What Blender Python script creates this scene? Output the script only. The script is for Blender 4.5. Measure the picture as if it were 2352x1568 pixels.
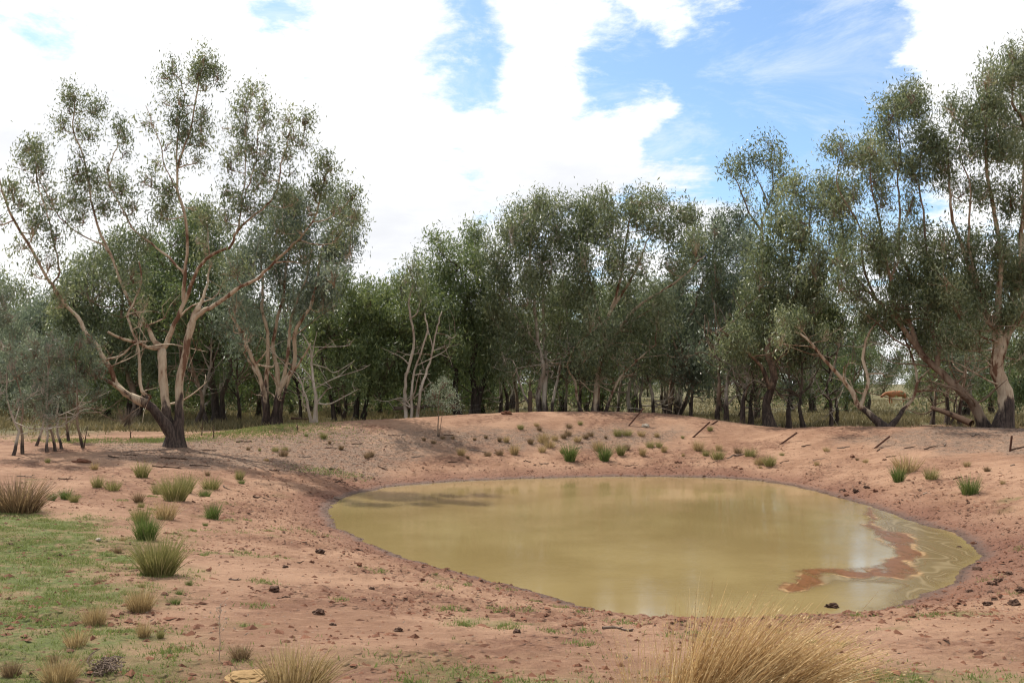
import bpy, math, random
import numpy as np
from mathutils import Vector

rng = np.random.default_rng(7)
random.seed(7)
scene = bpy.context.scene
COL = scene.collection
for o in list(bpy.data.objects):
    bpy.data.objects.remove(o)

# ------------------------------------------------------------------ camera
FPX, CX, CY = 2121.0, 1176.0, 784.0          # focal length and centre of the 2352 x 1568 picture
PITCH = math.atan(96.0 / FPX)
EYE = np.array([0.0, 0.0, 3.0])
cam_data = bpy.data.cameras.new("camera")
cam_data.sensor_width = 36.0
cam_data.lens = 36.0 * FPX / 2352.0
cam_data.clip_start = 0.1
cam_data.clip_end = 4000.0
cam = bpy.data.objects.new("camera", cam_data)
COL.objects.link(cam)
cam.location = EYE
cam.rotation_euler = (math.pi / 2 + PITCH, 0, 0)
scene.camera = cam

# ------------------------------------------------------------------ sun
SUN_AZ, SUN_EL = math.radians(-43), math.radians(54)
TO_SUN = Vector((math.sin(SUN_AZ) * math.cos(SUN_EL), math.cos(SUN_AZ) * math.cos(SUN_EL), math.sin(SUN_EL)))
sun_data = bpy.data.lights.new("sun", 'SUN')
sun_data.energy = 4.6
sun_data.angle = math.radians(0.6)
sun_data.color = (1.0, 0.94, 0.84)
sun = bpy.data.objects.new("sun", sun_data)
COL.objects.link(sun)
sun.rotation_euler = (-TO_SUN).to_track_quat('-Z', 'Y').to_euler()
sun.location = (-30, 30, 40)

# ------------------------------------------------------------------ exposure
scene.view_settings.view_transform = 'Standard'
scene.view_settings.look = 'None'
scene.view_settings.exposure = 0.4
scene.view_settings.gamma = 1.0
scene.view_settings.use_curve_mapping = False
scene.cycles.max_bounces = 6
scene.cycles.diffuse_bounces = 3
scene.cycles.glossy_bounces = 3
scene.cycles.transmission_bounces = 4
scene.cycles.transparent_max_bounces = 6
scene.cycles.use_denoising = True
scene.cycles.filter_width = 1.2


# ------------------------------------------------------------------ node helpers
class NT:
    def __init__(self, tree):
        self.t = tree
        tree.nodes.clear()

    def n(self, kind, **kw):
        nd = self.t.nodes.new(kind)
        for k, v in kw.items():
            if k.startswith('i_'):
                key = k[2:].replace('_', ' ')
                self.put(nd.inputs[key], v)
            elif k.startswith('x'):
                self.put(nd.inputs[int(k[1:])], v)
            else:
                setattr(nd, k, v)
        return nd

    def put(self, sock, v):
        if hasattr(v, 'is_output') or isinstance(v, bpy.types.NodeSocket):
            self.t.links.new(v, sock)
        else:
            sock.default_value = v

    def math(self, op, a, b=0.0, c=None, clamp=False):
        nd = self.n('ShaderNodeMath', operation=op, use_clamp=clamp)
        self.put(nd.inputs[0], a)
        self.put(nd.inputs[1], b)
        if c is not None:
            self.put(nd.inputs[2], c)
        return nd.outputs[0]

    def ramp(self, fac, stops, interp='LINEAR'):
        nd = self.n('ShaderNodeValToRGB')
        cr = nd.color_ramp
        cr.interpolation = interp
        while len(cr.elements) > 1:
            cr.elements.remove(cr.elements[-1])
        for i, (p, c) in enumerate(stops):
            e = cr.elements[0] if i == 0 else cr.elements.new(p)
            e.position = p
            e.color = (c, c, c, 1) if not hasattr(c, '__len__') else (*c[:3], 1)
        self.put(nd.inputs[0], fac)
        return nd.outputs[0]

    def mix(self, fac, a, b, blend='MIX'):
        nd = self.n('ShaderNodeMix', data_type='RGBA', blend_type=blend)
        self.put(nd.inputs[0], fac)
        for s, v in ((nd.inputs[6], a), (nd.inputs[7], b)):
            if not isinstance(v, bpy.types.NodeSocket):
                v = (*v[:3], 1)
            self.put(s, v)
        return nd.outputs[2]

    def noise(self, vec, scale, detail=4, rough=0.55, dist=0.0):
        nd = self.n('ShaderNodeTexNoise', i_Scale=scale, i_Detail=detail, i_Roughness=rough, i_Distortion=dist)
        if vec is not None:
            self.put(nd.inputs['Vector'], vec)
        return nd.outputs[0]

    def smooth(self, v, lo, hi, a=0.0, b=1.0):
        nd = self.n('ShaderNodeMapRange', interpolation_type='SMOOTHSTEP')
        for i, q in enumerate((v, lo, hi, a, b)):
            self.put(nd.inputs[i], q)
        return nd.outputs[0]


def material(name):
    m = bpy.data.materials.new(name)
    m.use_nodes = True
    return m, NT(m.node_tree)


# ------------------------------------------------------------------ world: clear sky with broken cumulus
world = bpy.data.worlds.new("World")
scene.world = world
world.use_nodes = True
w = NT(world.node_tree)
sky = w.n('ShaderNodeTexSky', sky_type='NISHITA', sun_disc=False, sun_elevation=SUN_EL,
          sun_rotation=SUN_AZ % (2 * math.pi), air_density=1.0, dust_density=1.0, ozone_density=1.0)
tc = w.n('ShaderNodeTexCoord').outputs['Generated']
sep = w.n('ShaderNodeSeparateXYZ', x0=tc)
zc = w.math('MAXIMUM', sep.outputs[2], 0.0)
zd = w.math('ADD', zc, 0.16)
comb = w.n('ShaderNodeCombineXYZ', x0=w.math('DIVIDE', sep.outputs[0], zd), x1=w.math('DIVIDE', sep.outputs[1], zd), x2=0.35)
P = comb.outputs[0]
big = w.noise(P, 1.3, 10, 0.62, 0.2)
fine = w.noise(P, 5.0, 9, 0.66, 0.2)


def skydir(px, py):
    v = Vector(((px - CX) / FPX, math.cos(PITCH) - (CY - py) / FPX * math.sin(PITCH), math.sin(PITCH) + (CY - py) / FPX * math.cos(PITCH)))
    return v.normalized()


def patch(px, py, deg_in, deg_out):
    d = w.n('ShaderNodeVectorMath', operation='DOT_PRODUCT')
    w.put(d.inputs[0], tc)
    d.inputs[1].default_value = skydir(px, py)
    return w.smooth(d.outputs['Value'], math.cos(math.radians(deg_out)), math.cos(math.radians(deg_in)))


cover = w.math('ADD', w.math('MULTIPLY', big, 0.46), w.math('MULTIPLY', fine, 0.54))
# a clear stretch of blue between the cloud bank on the sunny side and the cumulus opposite
blue = w.math('MAXIMUM', patch(1810, 190, 1.0, 10.5), w.math('MAXIMUM', patch(1650, 330, 0.5, 5.5), patch(1920, 350, 1.5, 7.5)))
holes = w.math('MAXIMUM', patch(640, 110, 0.2, 4.0), w.math('MAXIMUM', patch(160, 95, 0.2, 3.4), patch(280, 20, 0.2, 3.6)))
holes = w.math('MAXIMUM', holes, w.math('MAXIMUM', patch(1080, 140, 0.2, 4.2), patch(1380, 150, .2, 4.6)))
bank = w.math('MAXIMUM', patch(2270, 100, 3.0, 8.4), w.math('MULTIPLY', patch(560, 480, 8, 19), 0.95))
bank = w.math('MAXIMUM', bank, w.math('MULTIPLY', patch(1200, 380, 2.5, 7.5), 0.7))
bank = w.math('MAXIMUM', bank, w.math('MAXIMUM', patch(1250, -20, 1.5, 4.2), patch(1600, -10, 1.0, 4.0)))
puffs = w.math('MAXIMUM', w.math('MAXIMUM', patch(1240, 190, .4, 3.2), patch(1490, 250, .2, 2.4)), w.math('MAXIMUM', patch(1560, 440, .4, 3.6), patch(1400, 350, .3, 3.0)))
cover = w.math('SUBTRACT', cover, w.math('MULTIPLY', blue, 0.195))
cover = w.math('SUBTRACT', cover, w.math('MULTIPLY', holes, 0.115))
cover = w.math('ADD', cover, w.math('MULTIPLY', bank, 0.125))
cover = w.math('ADD', cover, w.math('MULTIPLY', puffs, 0.10))
cover = w.math('ADD', cover, 0.05)
cloud = w.smooth(cover, 0.440, 0.595)
shade = w.noise(P, 0.75, 5, 0.5, 0.0)
veil = w.math('MULTIPLY', w.smooth(w.noise(P, 2.2, 8, 0.68, 0.6), 0.46, 0.72), 0.42)
cloud = w.math('MAXIMUM', cloud, veil)
ccol = w.ramp(shade, [(0.36, (8.4, 8.55, 8.9)), (0.60, (11.8, 11.8, 11.7))])
thick = w.smooth(cover, 0.56, 0.74)
ccol2 = w.mix(w.math('MULTIPLY', thick, 0.35), ccol, (7.4, 7.55, 8.0))
skyb = w.n('ShaderNodeVectorMath', operation='SCALE')
w.put(skyb.inputs[0], sky.outputs[0])
skyb.inputs['Scale'].default_value = 1.55
allsky = w.mix(cloud, w.mix(1.0, skyb.outputs[0], (0.86, 1.0, 1.10), 'MULTIPLY'), ccol2)
bg = w.n('ShaderNodeBackground', i_Color=allsky, i_Strength=0.085)
w.n('ShaderNodeOutputWorld', x0=bg.outputs[0])


# ------------------------------------------------------------------ geometry helpers
def at(px, py, Y):
    """the point seen at picture position (px, py) that lies Y metres ahead of the eye"""
    dx, dy = (px - CX) / FPX, (CY - py) / FPX
    d = np.array([dx, math.cos(PITCH) - dy * math.sin(PITCH), math.sin(PITCH) + dy * math.cos(PITCH)])
    return EYE + d * (Y / d[1])


_perm = np.random.default_rng(3).permutation(512)
_perm = np.concatenate([_perm, _perm, _perm])
_ga = np.random.default_rng(4).uniform(0, 2 * np.pi, 512)
_gx, _gy = np.cos(_ga), np.sin(_ga)


def pnoise(x, y):
    xi, yi = np.floor(x).astype(int), np.floor(y).astype(int)
    xf, yf = x - xi, y - yi
    u, v = xf * xf * xf * (xf * (xf * 6 - 15) + 10), yf * yf * yf * (yf * (yf * 6 - 15) + 10)

    def g(ix, iy, fx, fy):
        h = _perm[_perm[ix & 511] + (iy & 511)] & 511
        return _gx[h] * fx + _gy[h] * fy
    a = g(xi, yi, xf, yf); b = g(xi + 1, yi, xf - 1, yf)
    c = g(xi, yi + 1, xf, yf - 1); d = g(xi + 1, yi + 1, xf - 1, yf - 1)
    return (a + u * (b - a) + v * (c - a + u * (a - b - c + d))) * 1.5


def fbm(x, y, octv=4, gain=0.5):
    s, a, t = 0, 1.0, 0
    for i in range(octv):
        s = s + a * pnoise(x * 2 ** i + 17.3 * i, y * 2 ** i - 9.1 * i)
        t += a
        a *= gain
    return s / t


def sstep(v, a, b):
    t = np.clip((v - a) / (b - a), 0, 1)
    return t * t * (3 - 2 * t)


# ------------------------------------------------------------------ the pond outline and the lie of the land
POND_PX = [(752, 1185), (760, 1160), (805, 1136), (900, 1117), (1050, 1105), (1200, 1099), (1350, 1095), (1500, 1094), (1650, 1097),
           (1750, 1104), (1830, 1117), (1900, 1136), (1960, 1151), (2010, 1166), (2060, 1186), (2130, 1206), (2190, 1224), (2225, 1246),
           (2252, 1274), (2205, 1310), (2165, 1348), (2100, 1378), (2000, 1398), (1900, 1408), (1800, 1414), (1700, 1420), (1600, 1422),
           (1500, 1418), (1400, 1407), (1310, 1385), (1200, 1351), (1100, 1326), (1000, 1301), (920, 1279), (870, 1258), (820, 1235), (780, 1214)]


def plane0(px, py, z=0.0):
    dx, dy = (px - CX) / FPX, (CY - py) / FPX
    d = np.array([dx, math.cos(PITCH) - dy * math.sin(PITCH), math.sin(PITCH) + dy * math.cos(PITCH)])
    return (EYE + d * ((z - EYE[2]) / d[2]))


POND = np.array([plane0(*p)[:2] for p in POND_PX])


def poly_sd(poly, x, y):
    """signed distance to a closed outline, positive outside"""
    x = np.asarray(x, float); y = np.asarray(y, float)
    best = np.full(x.shape, 1e9)
    inside = np.zeros(x.shape, bool)
    n = len(poly)
    for i in range(n):
        ax, ay = poly[i]; bx, by = poly[(i + 1) % n]
        ex, ey = bx - ax, by - ay
        t = np.clip(((x - ax) * ex + (y - ay) * ey) / (ex * ex + ey * ey), 0, 1)
        dd = (x - ax - t * ex) ** 2 + (y - ay - t * ey) ** 2
        best = np.minimum(best, dd)
        cond = ((ay > y) != (by > y))
        xx = ax + (y - ay) * ex / (ey if abs(ey) > 1e-12 else 1e-12)
        inside ^= cond & (x < xx)
    d = np.sqrt(best)
    return np.where(inside, -d, d)


CREST = []
for px, py, d in [(700, 972, 35), (820, 966, 35.5), (950, 960, 36), (1100, 950, 37), (1250, 945, 38), (1400, 945, 38), (1500, 948, 38), (1580, 955, 37.5),
                  (1650, 966, 37), (1740, 979, 36.2), (1800, 985, 35.6), (1850, 981, 35), (1950, 979, 34.2), (2100, 981, 33), (2180, 980, 32.4), (2352, 985, 31), (2650, 992, 27), (2900, 1005, 22)]:
    p = at(px, py, d)
    CREST.append(p)
CREST = np.array(CREST)


def shore(x, y):
    s = poly_sd(POND, x, y)
    return s + (0.16 * fbm(x * 1.1, y * 1.1, 3) + 0.07 * fbm(x * 4.2, y * 4.2, 2)) * np.exp(-np.abs(s) / 2.0)


def land(x, y, s=None):
    x = np.asarray(x, float); y = np.asarray(y, float)
    if s is None:
        s = shore(x, y)
    L = 1.12 + 0.30 * sstep(-y, -13, -4) - 0.22 * sstep(y, 38, 60) * sstep(x, -4, 8)
    L = L + 0.10 * fbm(x * 0.07, y * 0.07, 2) + 0.05 * fbm(x * 0.35, y * 0.35, 2)
    up = L * (1 - np.exp(-np.maximum(s, 0) / 4.4))
    h = np.where(s > 0, up, np.maximum(s * 0.16, -0.5))
    best = np.full(x.shape, 1e9); tz = np.zeros(x.shape)
    for a, b in zip(CREST[:-1], CREST[1:]):
        ex, ey = b[0] - a[0], b[1] - a[1]
        t = np.clip(((x - a[0]) * ex + (y - a[1]) * ey) / (ex * ex + ey * ey), 0, 1)
        dd = np.hypot(x - a[0] - t * ex, y - a[1] - t * ey)
        tz = np.where(dd < best, a[2] + t * (b[2] - a[2]), tz)
        best = np.minimum(best, dd)
    wgt = np.exp(-(best / 3.0) ** 2)
    return h + wgt * np.maximum(tz - h, -0.15) * np.where(s > 0, 1, 0)


def relief(x, y, s):
    """clods, hoof marks and drag lines too small for the lie of the land"""
    k = np.exp(-((s - 1.2) / 1.6) ** 2)
    far = 1 / (1 + np.maximum(0, y - 30) / 20)
    a = 0.020 * fbm(x * 1.7, y * 1.7, 3)
    rough = sstep(fbm(x * 0.45 + 5, y * 0.45, 2), -0.12, 0.35)
    b = (0.020 + 0.055 * k + 0.055 * rough) * np.maximum(fbm(x * 5.5, y * 5.5, 4, 0.6), -0.12)
    c = -0.042 * (0.25 + k) * sstep(pnoise(x * 3.6 + 40, y * 3.6), 0.30, 0.50)
    return (a + b + c) * far * sstep(s, -0.05, 0.30)


def ground_z(x, y):
    s = shore(np.asarray(x, float), np.asarray(y, float))
    return land(x, y, s) + relief(np.asarray(x, float), np.asarray(y, float), s)


def gnd(px, py, far=160.0):
    """where the sight line through (px, py) meets the ground"""
    dx, dy = (px - CX) / FPX, (CY - py) / FPX
    d = np.array([dx, math.cos(PITCH) - dy * math.sin(PITCH), math.sin(PITCH) + dy * math.cos(PITCH)])
    t = np.concatenate([np.arange(3.0, 60, 0.05), np.arange(60, far, 0.5)])
    X, Y, Z = EYE[0] + d[0] * t, EYE[1] + d[1] * t, EYE[2] + d[2] * t
    hit = np.where(Z < np.maximum(land(X, Y), 0))[0]
    i = hit[0] if len(hit) else len(t) - 1
    x, y = X[i], Y[i]
    return np.array([x, y, float(ground_z(np.array([x]), np.array([y]))[0])])


def mesh_obj(name, verts, faces, mats=(), parent=None, loc=None, attrs=None, mat_idx=None, smooth=False):
    """faces: (n, k) int array, all of one size, or a list of lists"""
    me = bpy.data.meshes.new(name)
    verts = np.asarray(verts, np.float32)
    if isinstance(faces, np.ndarray):
        n, k = faces.shape
        me.vertices.add(len(verts)); me.vertices.foreach_set('co', verts.ravel())
        me.loops.add(n * k); me.loops.foreach_set('vertex_index', faces.astype(np.int32).ravel())
        me.polygons.add(n); me.polygons.foreach_set('loop_start', np.arange(0, n * k, k, dtype=np.int32))
        me.update(calc_edges=True)
    else:
        me.from_pydata(verts.tolist(), [], faces)
    if attrs:
        for k2, v in attrs.items():
            a = me.attributes.new(k2, 'FLOAT', 'POINT')
            a.data.foreach_set('value', np.asarray(v, np.float32).ravel())
    for m in mats:
        me.materials.append(m)
    if mat_idx is not None:
        me.polygons.foreach_set('material_index', np.asarray(mat_idx, np.int32))
    me.polygons.foreach_set('use_smooth', np.full(len(me.polygons), smooth, dtype=bool))
    o = bpy.data.objects.new(name, me)
    COL.objects.link(o)
    if parent is not None:
        o.parent = parent
    if loc is not None:
        o.location = loc
    return o


def tag(o, label=None, cat=None, group=None, kind=None):
    if label: o['label'] = label
    if cat: o['category'] = cat
    if group: o['group'] = group
    if kind: o['kind'] = kind
    return o


def empty(name, loc):
    o = bpy.data.objects.new(name, None)
    o.empty_display_size = 0.2
    COL.objects.link(o)
    o.location = loc
    return o


def copy_tree(o, parent=None):
    c = o.copy()
    COL.objects.link(c)
    c.parent = parent
    for ch in list(o.children):
        copy_tree(ch, c)
    return c


# ------------------------------------------------------------------ ground
def spaced(breaks):
    out = [breaks[0][0]]
    for (a, da), (b, db) in zip(breaks[:-1], breaks[1:]):
        x = out[-1]
        while x < b:
            t = (x - a) / (b - a)
            x += da + (db - da) * min(max(t, 0), 1)
            out.append(x)
    return np.array(out)


gx = spaced([(-1600, 300), (-120, 20), (-40, 1.5), (-16, 0.24), (-8, 0.09), (8, 0.09), (16, 0.22), (24, 0.5), (45, 2), (120, 20), (1600, 300)])
gy = spaced([(-1600, 300), (-100, 25), (-12, 2), (3.5, 0.3), (5.2, 0.06), (13, 0.06), (22, 0.09), (32, 0.11), (42, 0.22), (60, 1.0), (150, 6), (2000, 400)])
GX, GY = np.meshgrid(gx, gy)
S = shore(GX, GY)
GZ = land(GX, GY, S) + relief(GX, GY, S)
nx, ny = len(gx), len(gy)
idx = np.arange(nx * ny).reshape(ny, nx)
gf = np.stack([idx[:-1, :-1], idx[:-1, 1:], idx[1:, 1:], idx[1:, :-1]], -1).reshape(-1, 4)


def region(pxs):
    return np.array([gnd(*p)[:2] for p in pxs])


GREEN = region([(-150, 1178), (60, 1178), (200, 1195), (310, 1230), (330, 1290), (300, 1340), (330, 1420), (400, 1480), (380, 1568), (100, 1640), (-250, 1640)])
LITTER = region([(230, 1015), (400, 1010), (560, 1005), (800, 985), (960, 990), (1200, 985), (1400, 985), (1560, 985), (1530, 1015), (1300, 1030), (1000, 1028), (900, 1070), (860, 1100), (640, 1080), (420, 1070), (250, 1050)])
LITTER2 = region([(1960, 1010), (2100, 990), (2400, 985), (2500, 1000), (2460, 1045), (2300, 1040), (2060, 1030)])


def masks(X, Y, S):
    nz = fbm(X * 0.9, Y * 0.9, 4)
    g = 1 - sstep(poly_sd(GREEN, X, Y) + 1.3 * nz, -0.9, 0.7)
    nearg = sstep(-Y, -7.6, -6.4) * sstep(nz, -0.3, 0.3) * 0.6
    spots = sstep(fbm(X * 0.8 + 31, Y * 0.8 + 7, 3), 0.30, 0.55) * sstep(S, 0.6, 1.5) * sstep(-Y, -25, -20) * 0.55
    g = np.clip(np.maximum(np.maximum(g, nearg), spots), 0, 1)
    l = 1 - sstep(np.minimum(poly_sd(LITTER, X, Y), poly_sd(LITTER2, X, Y)) + 1.2 * nz, -0.7, 1.0)
    f = sstep(Y + 3 * fbm(X * 0.25, Y * 0.25, 2), 41, 44)
    lf = sstep(Y + 2 * nz, 35, 40) * sstep(-X, 3, 7)
    f = np.maximum(f, lf * (1 - sstep(X, -8, -4)))
    f = np.maximum(f, sstep(Y, 30, 36) * sstep(-X, 14, 18))
    return g, l, np.clip(f, 0, 1)


MG, ML, MF = masks(GX, GY, S)

gm, t = material("red_soil")
pos = t.n('ShaderNodeNewGeometry').outputs['Position']
at_s = t.n('ShaderNodeAttribute', attribute_name='shore').outputs['Fac']
at_d = t.n('ShaderNodeAttribute', attribute_name='seep').outputs['Fac']
at_g = t.n('ShaderNodeAttribute', attribute_name='green').outputs['Fac']
at_l = t.n('ShaderNodeAttribute', attribute_name='litter').outputs['Fac']
at_f = t.n('ShaderNodeAttribute', attribute_name='field').outputs['Fac']
n1 = t.noise(pos, 0.55, 6, 0.6)
n2 = t.noise(pos, 4.5, 8, 0.65)
n3 = t.noise(pos, 28, 6, 0.7)
stretch = t.n('ShaderNodeMapping')
t.put(stretch.inputs[0], pos); stretch.inputs['Scale'].default_value = (1.2, 4.5, 1)
stretch.inputs['Rotation'].default_value = (0, 0, 0.25)
n4 = t.noise(stretch.outputs[0], 2.2, 6, 0.6, 0.4)
soil = t.mix(t.smooth(n1, 0.36, 0.64), (0.242, 0.130, 0.077), (0.352, 0.208, 0.129))
soil = t.mix(t.math('MULTIPLY', t.smooth(n2, 0.50, 0.72), 0.5), soil, (0.135, 0.060, 0.036))
soil = t.mix(t.math('MULTIPLY', t.smooth(n4, 0.50, 0.68), 0.40), soil, (0.45, 0.270, 0.172))
soil = t.mix(t.math('MULTIPLY', t.smooth(n3, 0.56, 0.74), 0.55), soil, (0.105, 0.044, 0.025))
peb = t.n('ShaderNodeTexVoronoi', feature='F1', i_Scale=16.0)
t.put(peb.inputs['Vector'], pos)
pebm = t.math('MULTIPLY', t.math('LESS_THAN', peb.outputs['Distance'], 0.20), t.math('GREATER_THAN', t.n('ShaderNodeSeparateColor', x0=peb.outputs['Color']).outputs[0], 0.72))
soil = t.mix(t.math('MULTIPLY', pebm, 0.8), soil, t.mix(t.n('ShaderNodeSeparateColor', x0=peb.outputs['Color']).outputs[1], (0.09, 0.042, 0.026), (0.42, 0.31, 0.23)))
at_r = t.n('ShaderNodeAttribute', attribute_name='rough').outputs['Fac']
soil = t.mix(t.math('MULTIPLY', at_r, t.smooth(n2, 0.38, 0.60, 0.20, 0.80)), soil, (0.165, 0.078, 0.047))
litc = t.mix(t.smooth(n3, 0.35, 0.68), (0.105, 0.062, 0.042), (0.30, 0.215, 0.155))
soil = t.mix(t.math('MULTIPLY', at_l, t.smooth(n2, 0.36, 0.60, 0.30, 0.95)), soil, litc)
grc = t.mix(t.smooth(n3, 0.35, 0.65), (0.06, 0.09, 0.02), (0.115, 0.17, 0.036))
soil = t.mix(t.math('MULTIPLY', at_g, t.smooth(n2, 0.32, 0.56, 0.25, 0.85)), soil, grc)
fc = t.mix(t.smooth(n1, 0.38, 0.62), (0.09, 0.08, 0.036), (0.165, 0.135, 0.064))
fc = t.mix(t.smooth(n2, 0.45, 0.70, 0, 0.7), fc, (0.085, 0.085, 0.035))
soil = t.mix(at_f, soil, fc)
damp = t.smooth(t.math('ADD', at_d, t.math('MULTIPLY', t.math('SUBTRACT', n2, 0.5), 1.0)), 0.05, 1.5, 1.0, 0.0)
wetn = t.smooth(t.math('ADD', at_s, t.math('MULTIPLY', t.math('SUBTRACT', n2, 0.5), 0.35)), 0.02, 0.34, 1.0, 0.0)
soil = t.mix(t.math('MULTIPLY', damp, 0.74), soil, (0.162, 0.074, 0.049))
soil = t.mix(t.math('MULTIPLY', wetn, 0.75), soil, (0.085, 0.05, 0.034))
bs = t.n('ShaderNodeBsdfPrincipled', i_Base_Color=soil, i_Roughness=t.math('SUBTRACT', 0.95, t.math('MULTIPLY', wetn, 0.62)))
bs.inputs['Specular IOR Level'].default_value = 0.25
bh = t.math('ADD', t.math('MULTIPLY', n2, 0.6), t.math('MULTIPLY', n3, 0.35))
bh = t.math('ADD', bh, t.math('MULTIPLY', t.noise(pos, 90, 4, 0.7), 0.15))
wob = t.n('ShaderNodeVectorMath', operation='ADD'); t.put(wob.inputs[0], pos)
wsc = t.n('ShaderNodeVectorMath', operation='SCALE'); t.put(wsc.inputs[0], t.n('ShaderNodeTexNoise', i_Scale=9.0, i_Detail=3.0).outputs['Color']); wsc.inputs['Scale'].default_value = 0.12
t.put(wob.inputs[1], wsc.outputs[0])
vc = t.n('ShaderNodeTexVoronoi', feature='F1', i_Scale=11.0); t.put(vc.inputs['Vector'], wob.outputs[0])
lump = t.math('MULTIPLY', t.smooth(vc.outputs['Distance'], 0.12, 0.48, 1.0, 0.0), t.math('GREATER_THAN', t.n('ShaderNodeSeparateColor', x0=vc.outputs['Color']).outputs[2], 0.52))
churn = t.math('MAXIMUM', t.math('MULTIPLY', at_r, 0.9), t.math('MULTIPLY', damp, 0.8))
bh = t.math('ADD', bh, t.math('MULTIPLY', t.math('MULTIPLY', lump, churn), 0.65))
bump = t.n('ShaderNodeBump', i_Strength=1.0, i_Distance=0.10, i_Height=bh)
t.put(bs.inputs['Normal'], bump.outputs[0])
t.n('ShaderNodeOutputMaterial', x0=bs.outputs[0])

ground = mesh_obj("ground", np.stack([GX, GY, GZ], -1).reshape(-1, 3), gf, [gm], smooth=True,
                  attrs={'seep': S * (1 - 0.84 * np.exp(-((GX - 8.6) ** 2 + (GY - 15.0) ** 2) / 13.0)), 'shore': S, 'green': MG, 'litter': ML, 'field': MF, 'rough': sstep(fbm(GX * 0.45 + 5, GY * 0.45, 2), -0.12, 0.35)})
tag(ground, kind='structure')

# ------------------------------------------------------------------ muddy water
wm, t = material("muddy_water")
pos = t.n('ShaderNodeNewGeometry').outputs['Position']
mp = t.n('ShaderNodeMapping'); t.put(mp.inputs[0], pos)
mp.inputs['Scale'].default_value = (0.45, 2.4, 1); mp.inputs['Rotation'].default_value = (0, 0, -0.08)
r1 = t.noise(mp.outputs[0], 9.0, 3, 0.5)
r2 = t.noise(mp.outputs[0], 38.0, 3, 0.6)
calm = t.smooth(t.noise(pos, 0.32, 3, 0.5), 0.38, 0.62, 0.3, 1.3)
hgt = t.math('MULTIPLY', t.math('ADD', t.math('MULTIPLY', r1, 0.75), t.math('MULTIPLY', r2, 0.30)), calm)
mud = t.mix(t.smooth(t.noise(pos, 0.35, 4, 0.55), 0.36, 0.66), (0.205, 0.148, 0.062), (0.250, 0.186, 0.083))
bw = t.n('ShaderNodeBsdfPrincipled', i_Base_Color=mud, i_Roughness=0.03, i_IOR=1.33)
bump = t.n('ShaderNodeBump', i_Strength=0.7, i_Distance=0.0028, i_Height=hgt)
t.put(bw.inputs['Normal'], bump.outputs[0])
t.n('ShaderNodeOutputMaterial', x0=bw.outputs[0])
cen = POND.mean(0)
outer = []
for i in range(len(POND)):
    a, b = POND[i], POND[(i + 1) % len(POND)]
    for q in (0, 0.5):
        p = a + (b - a) * q
        d = p - cen
        outer.append(p + d / np.linalg.norm(d) * 0.9)
outer = np.array(outer)
wv = np.concatenate([np.array([[cen[0], cen[1], 0.0]]), np.c_[outer, np.zeros(len(outer))]])
wf = [[0, 1 + i, 1 + (i + 1) % len(outer)] for i in range(len(outer))]
water = mesh_obj("pond_water", wv, wf, [wm])
tag(water, kind='structure')

# ------------------------------------------------------------------ floating scum at the far end of the pond
def crop8(p):
    return (1501.7 + p[0] * 0.3618, 1021 + p[1] * 0.3618)


core_px = [(1372, 400), (1395, 455), (1380, 500), (1470, 545), (1600, 560), (1625, 600), (1640, 640), (1700, 712), (1590, 728), (1640, 800), (1600, 850), (1450, 832), (1250, 842), (1090, 812),
           (1040, 880), (940, 935), (880, 935), (825, 905), (950, 800), (1150, 788), (1350, 800), (1440, 770), (1500, 735), (1570, 700), (1530, 650), (1440, 600), (1372, 530), (1375, 480), (1365, 440)]
CORE = np.array([plane0(*crop8(p))[:2] for p in core_px])
zone_px = [(1390, 400), (1560, 470), (1800, 530), (2060, 700), (1960, 800), (1800, 940), (1560, 1030), (1350, 1050), (1560, 900), (1400, 880), (1100, 890), (1000, 930), (900, 900), (1000, 830), (1300, 830), (1500, 780), (1600, 700), (1450, 600)]
ZONE = np.array([plane0(*crop8(p))[:2] for p in zone_px])
x0, x1, y0, y1 = 3.4, 9.4, 11.6, 23.5
sxs, sys_ = np.arange(x0, x1, 0.045), np.arange(y0, y1, 0.06)
SX, SY = np.meshgrid(sxs, sys_)
wx = SX + 0.16 * fbm(SX * 1.6, SY * 1.1, 3); wy = SY + 0.30 * fbm(SX * 1.3 + 9, SY * 0.9, 3)
dcore = poly_sd(CORE, wx, wy); dzone = poly_sd(ZONE, wx, wy)
sw = shore(SX, SY)
keep_v = (np.minimum(dcore, dzone) < 0.5) & (sw < 0.15)
si = np.arange(SX.size).reshape(SX.shape)
cells = np.stack([si[:-1, :-1], si[:-1, 1:], si[1:, 1:], si[1:, :-1]], -1).reshape(-1, 4)
kv = keep_v.ravel()
cells = cells[kv[cells].all(1)]
used, inv = np.unique(cells, return_inverse=True)
sv = np.stack([SX.ravel(), SY.ravel(), np.full(SX.size, 0.005)], -1)[used]
scm, t = material("scum_film")
a_c = t.n('ShaderNodeAttribute', attribute_name='core').outputs['Fac']
a_z = t.n('ShaderNodeAttribute', attribute_name='zone').outputs['Fac']
a_w = t.n('ShaderNodeAttribute', attribute_name='swirl').outputs['Fac']
pos = t.n('ShaderNodeNewGeometry').outputs['Position']
nf = t.noise(pos, 14, 5, 0.6)
stm = t.n('ShaderNodeMapping'); t.put(stm.inputs[0], pos); stm.inputs['Scale'].default_value = (1.0, 0.45, 1)
nl = t.noise(pos, 1.6, 4, 0.6)
incore = t.math('MULTIPLY', t.smooth(t.math('ADD', a_c, t.math('MULTIPLY', t.math('SUBTRACT', t.noise(stm.outputs[0], 3.0, 6, 0.7), 0.5), 0.9)), -0.06, 0.16, 1, 0), t.smooth(a_c, 0.02, 0.34, 1, 0))
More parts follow.
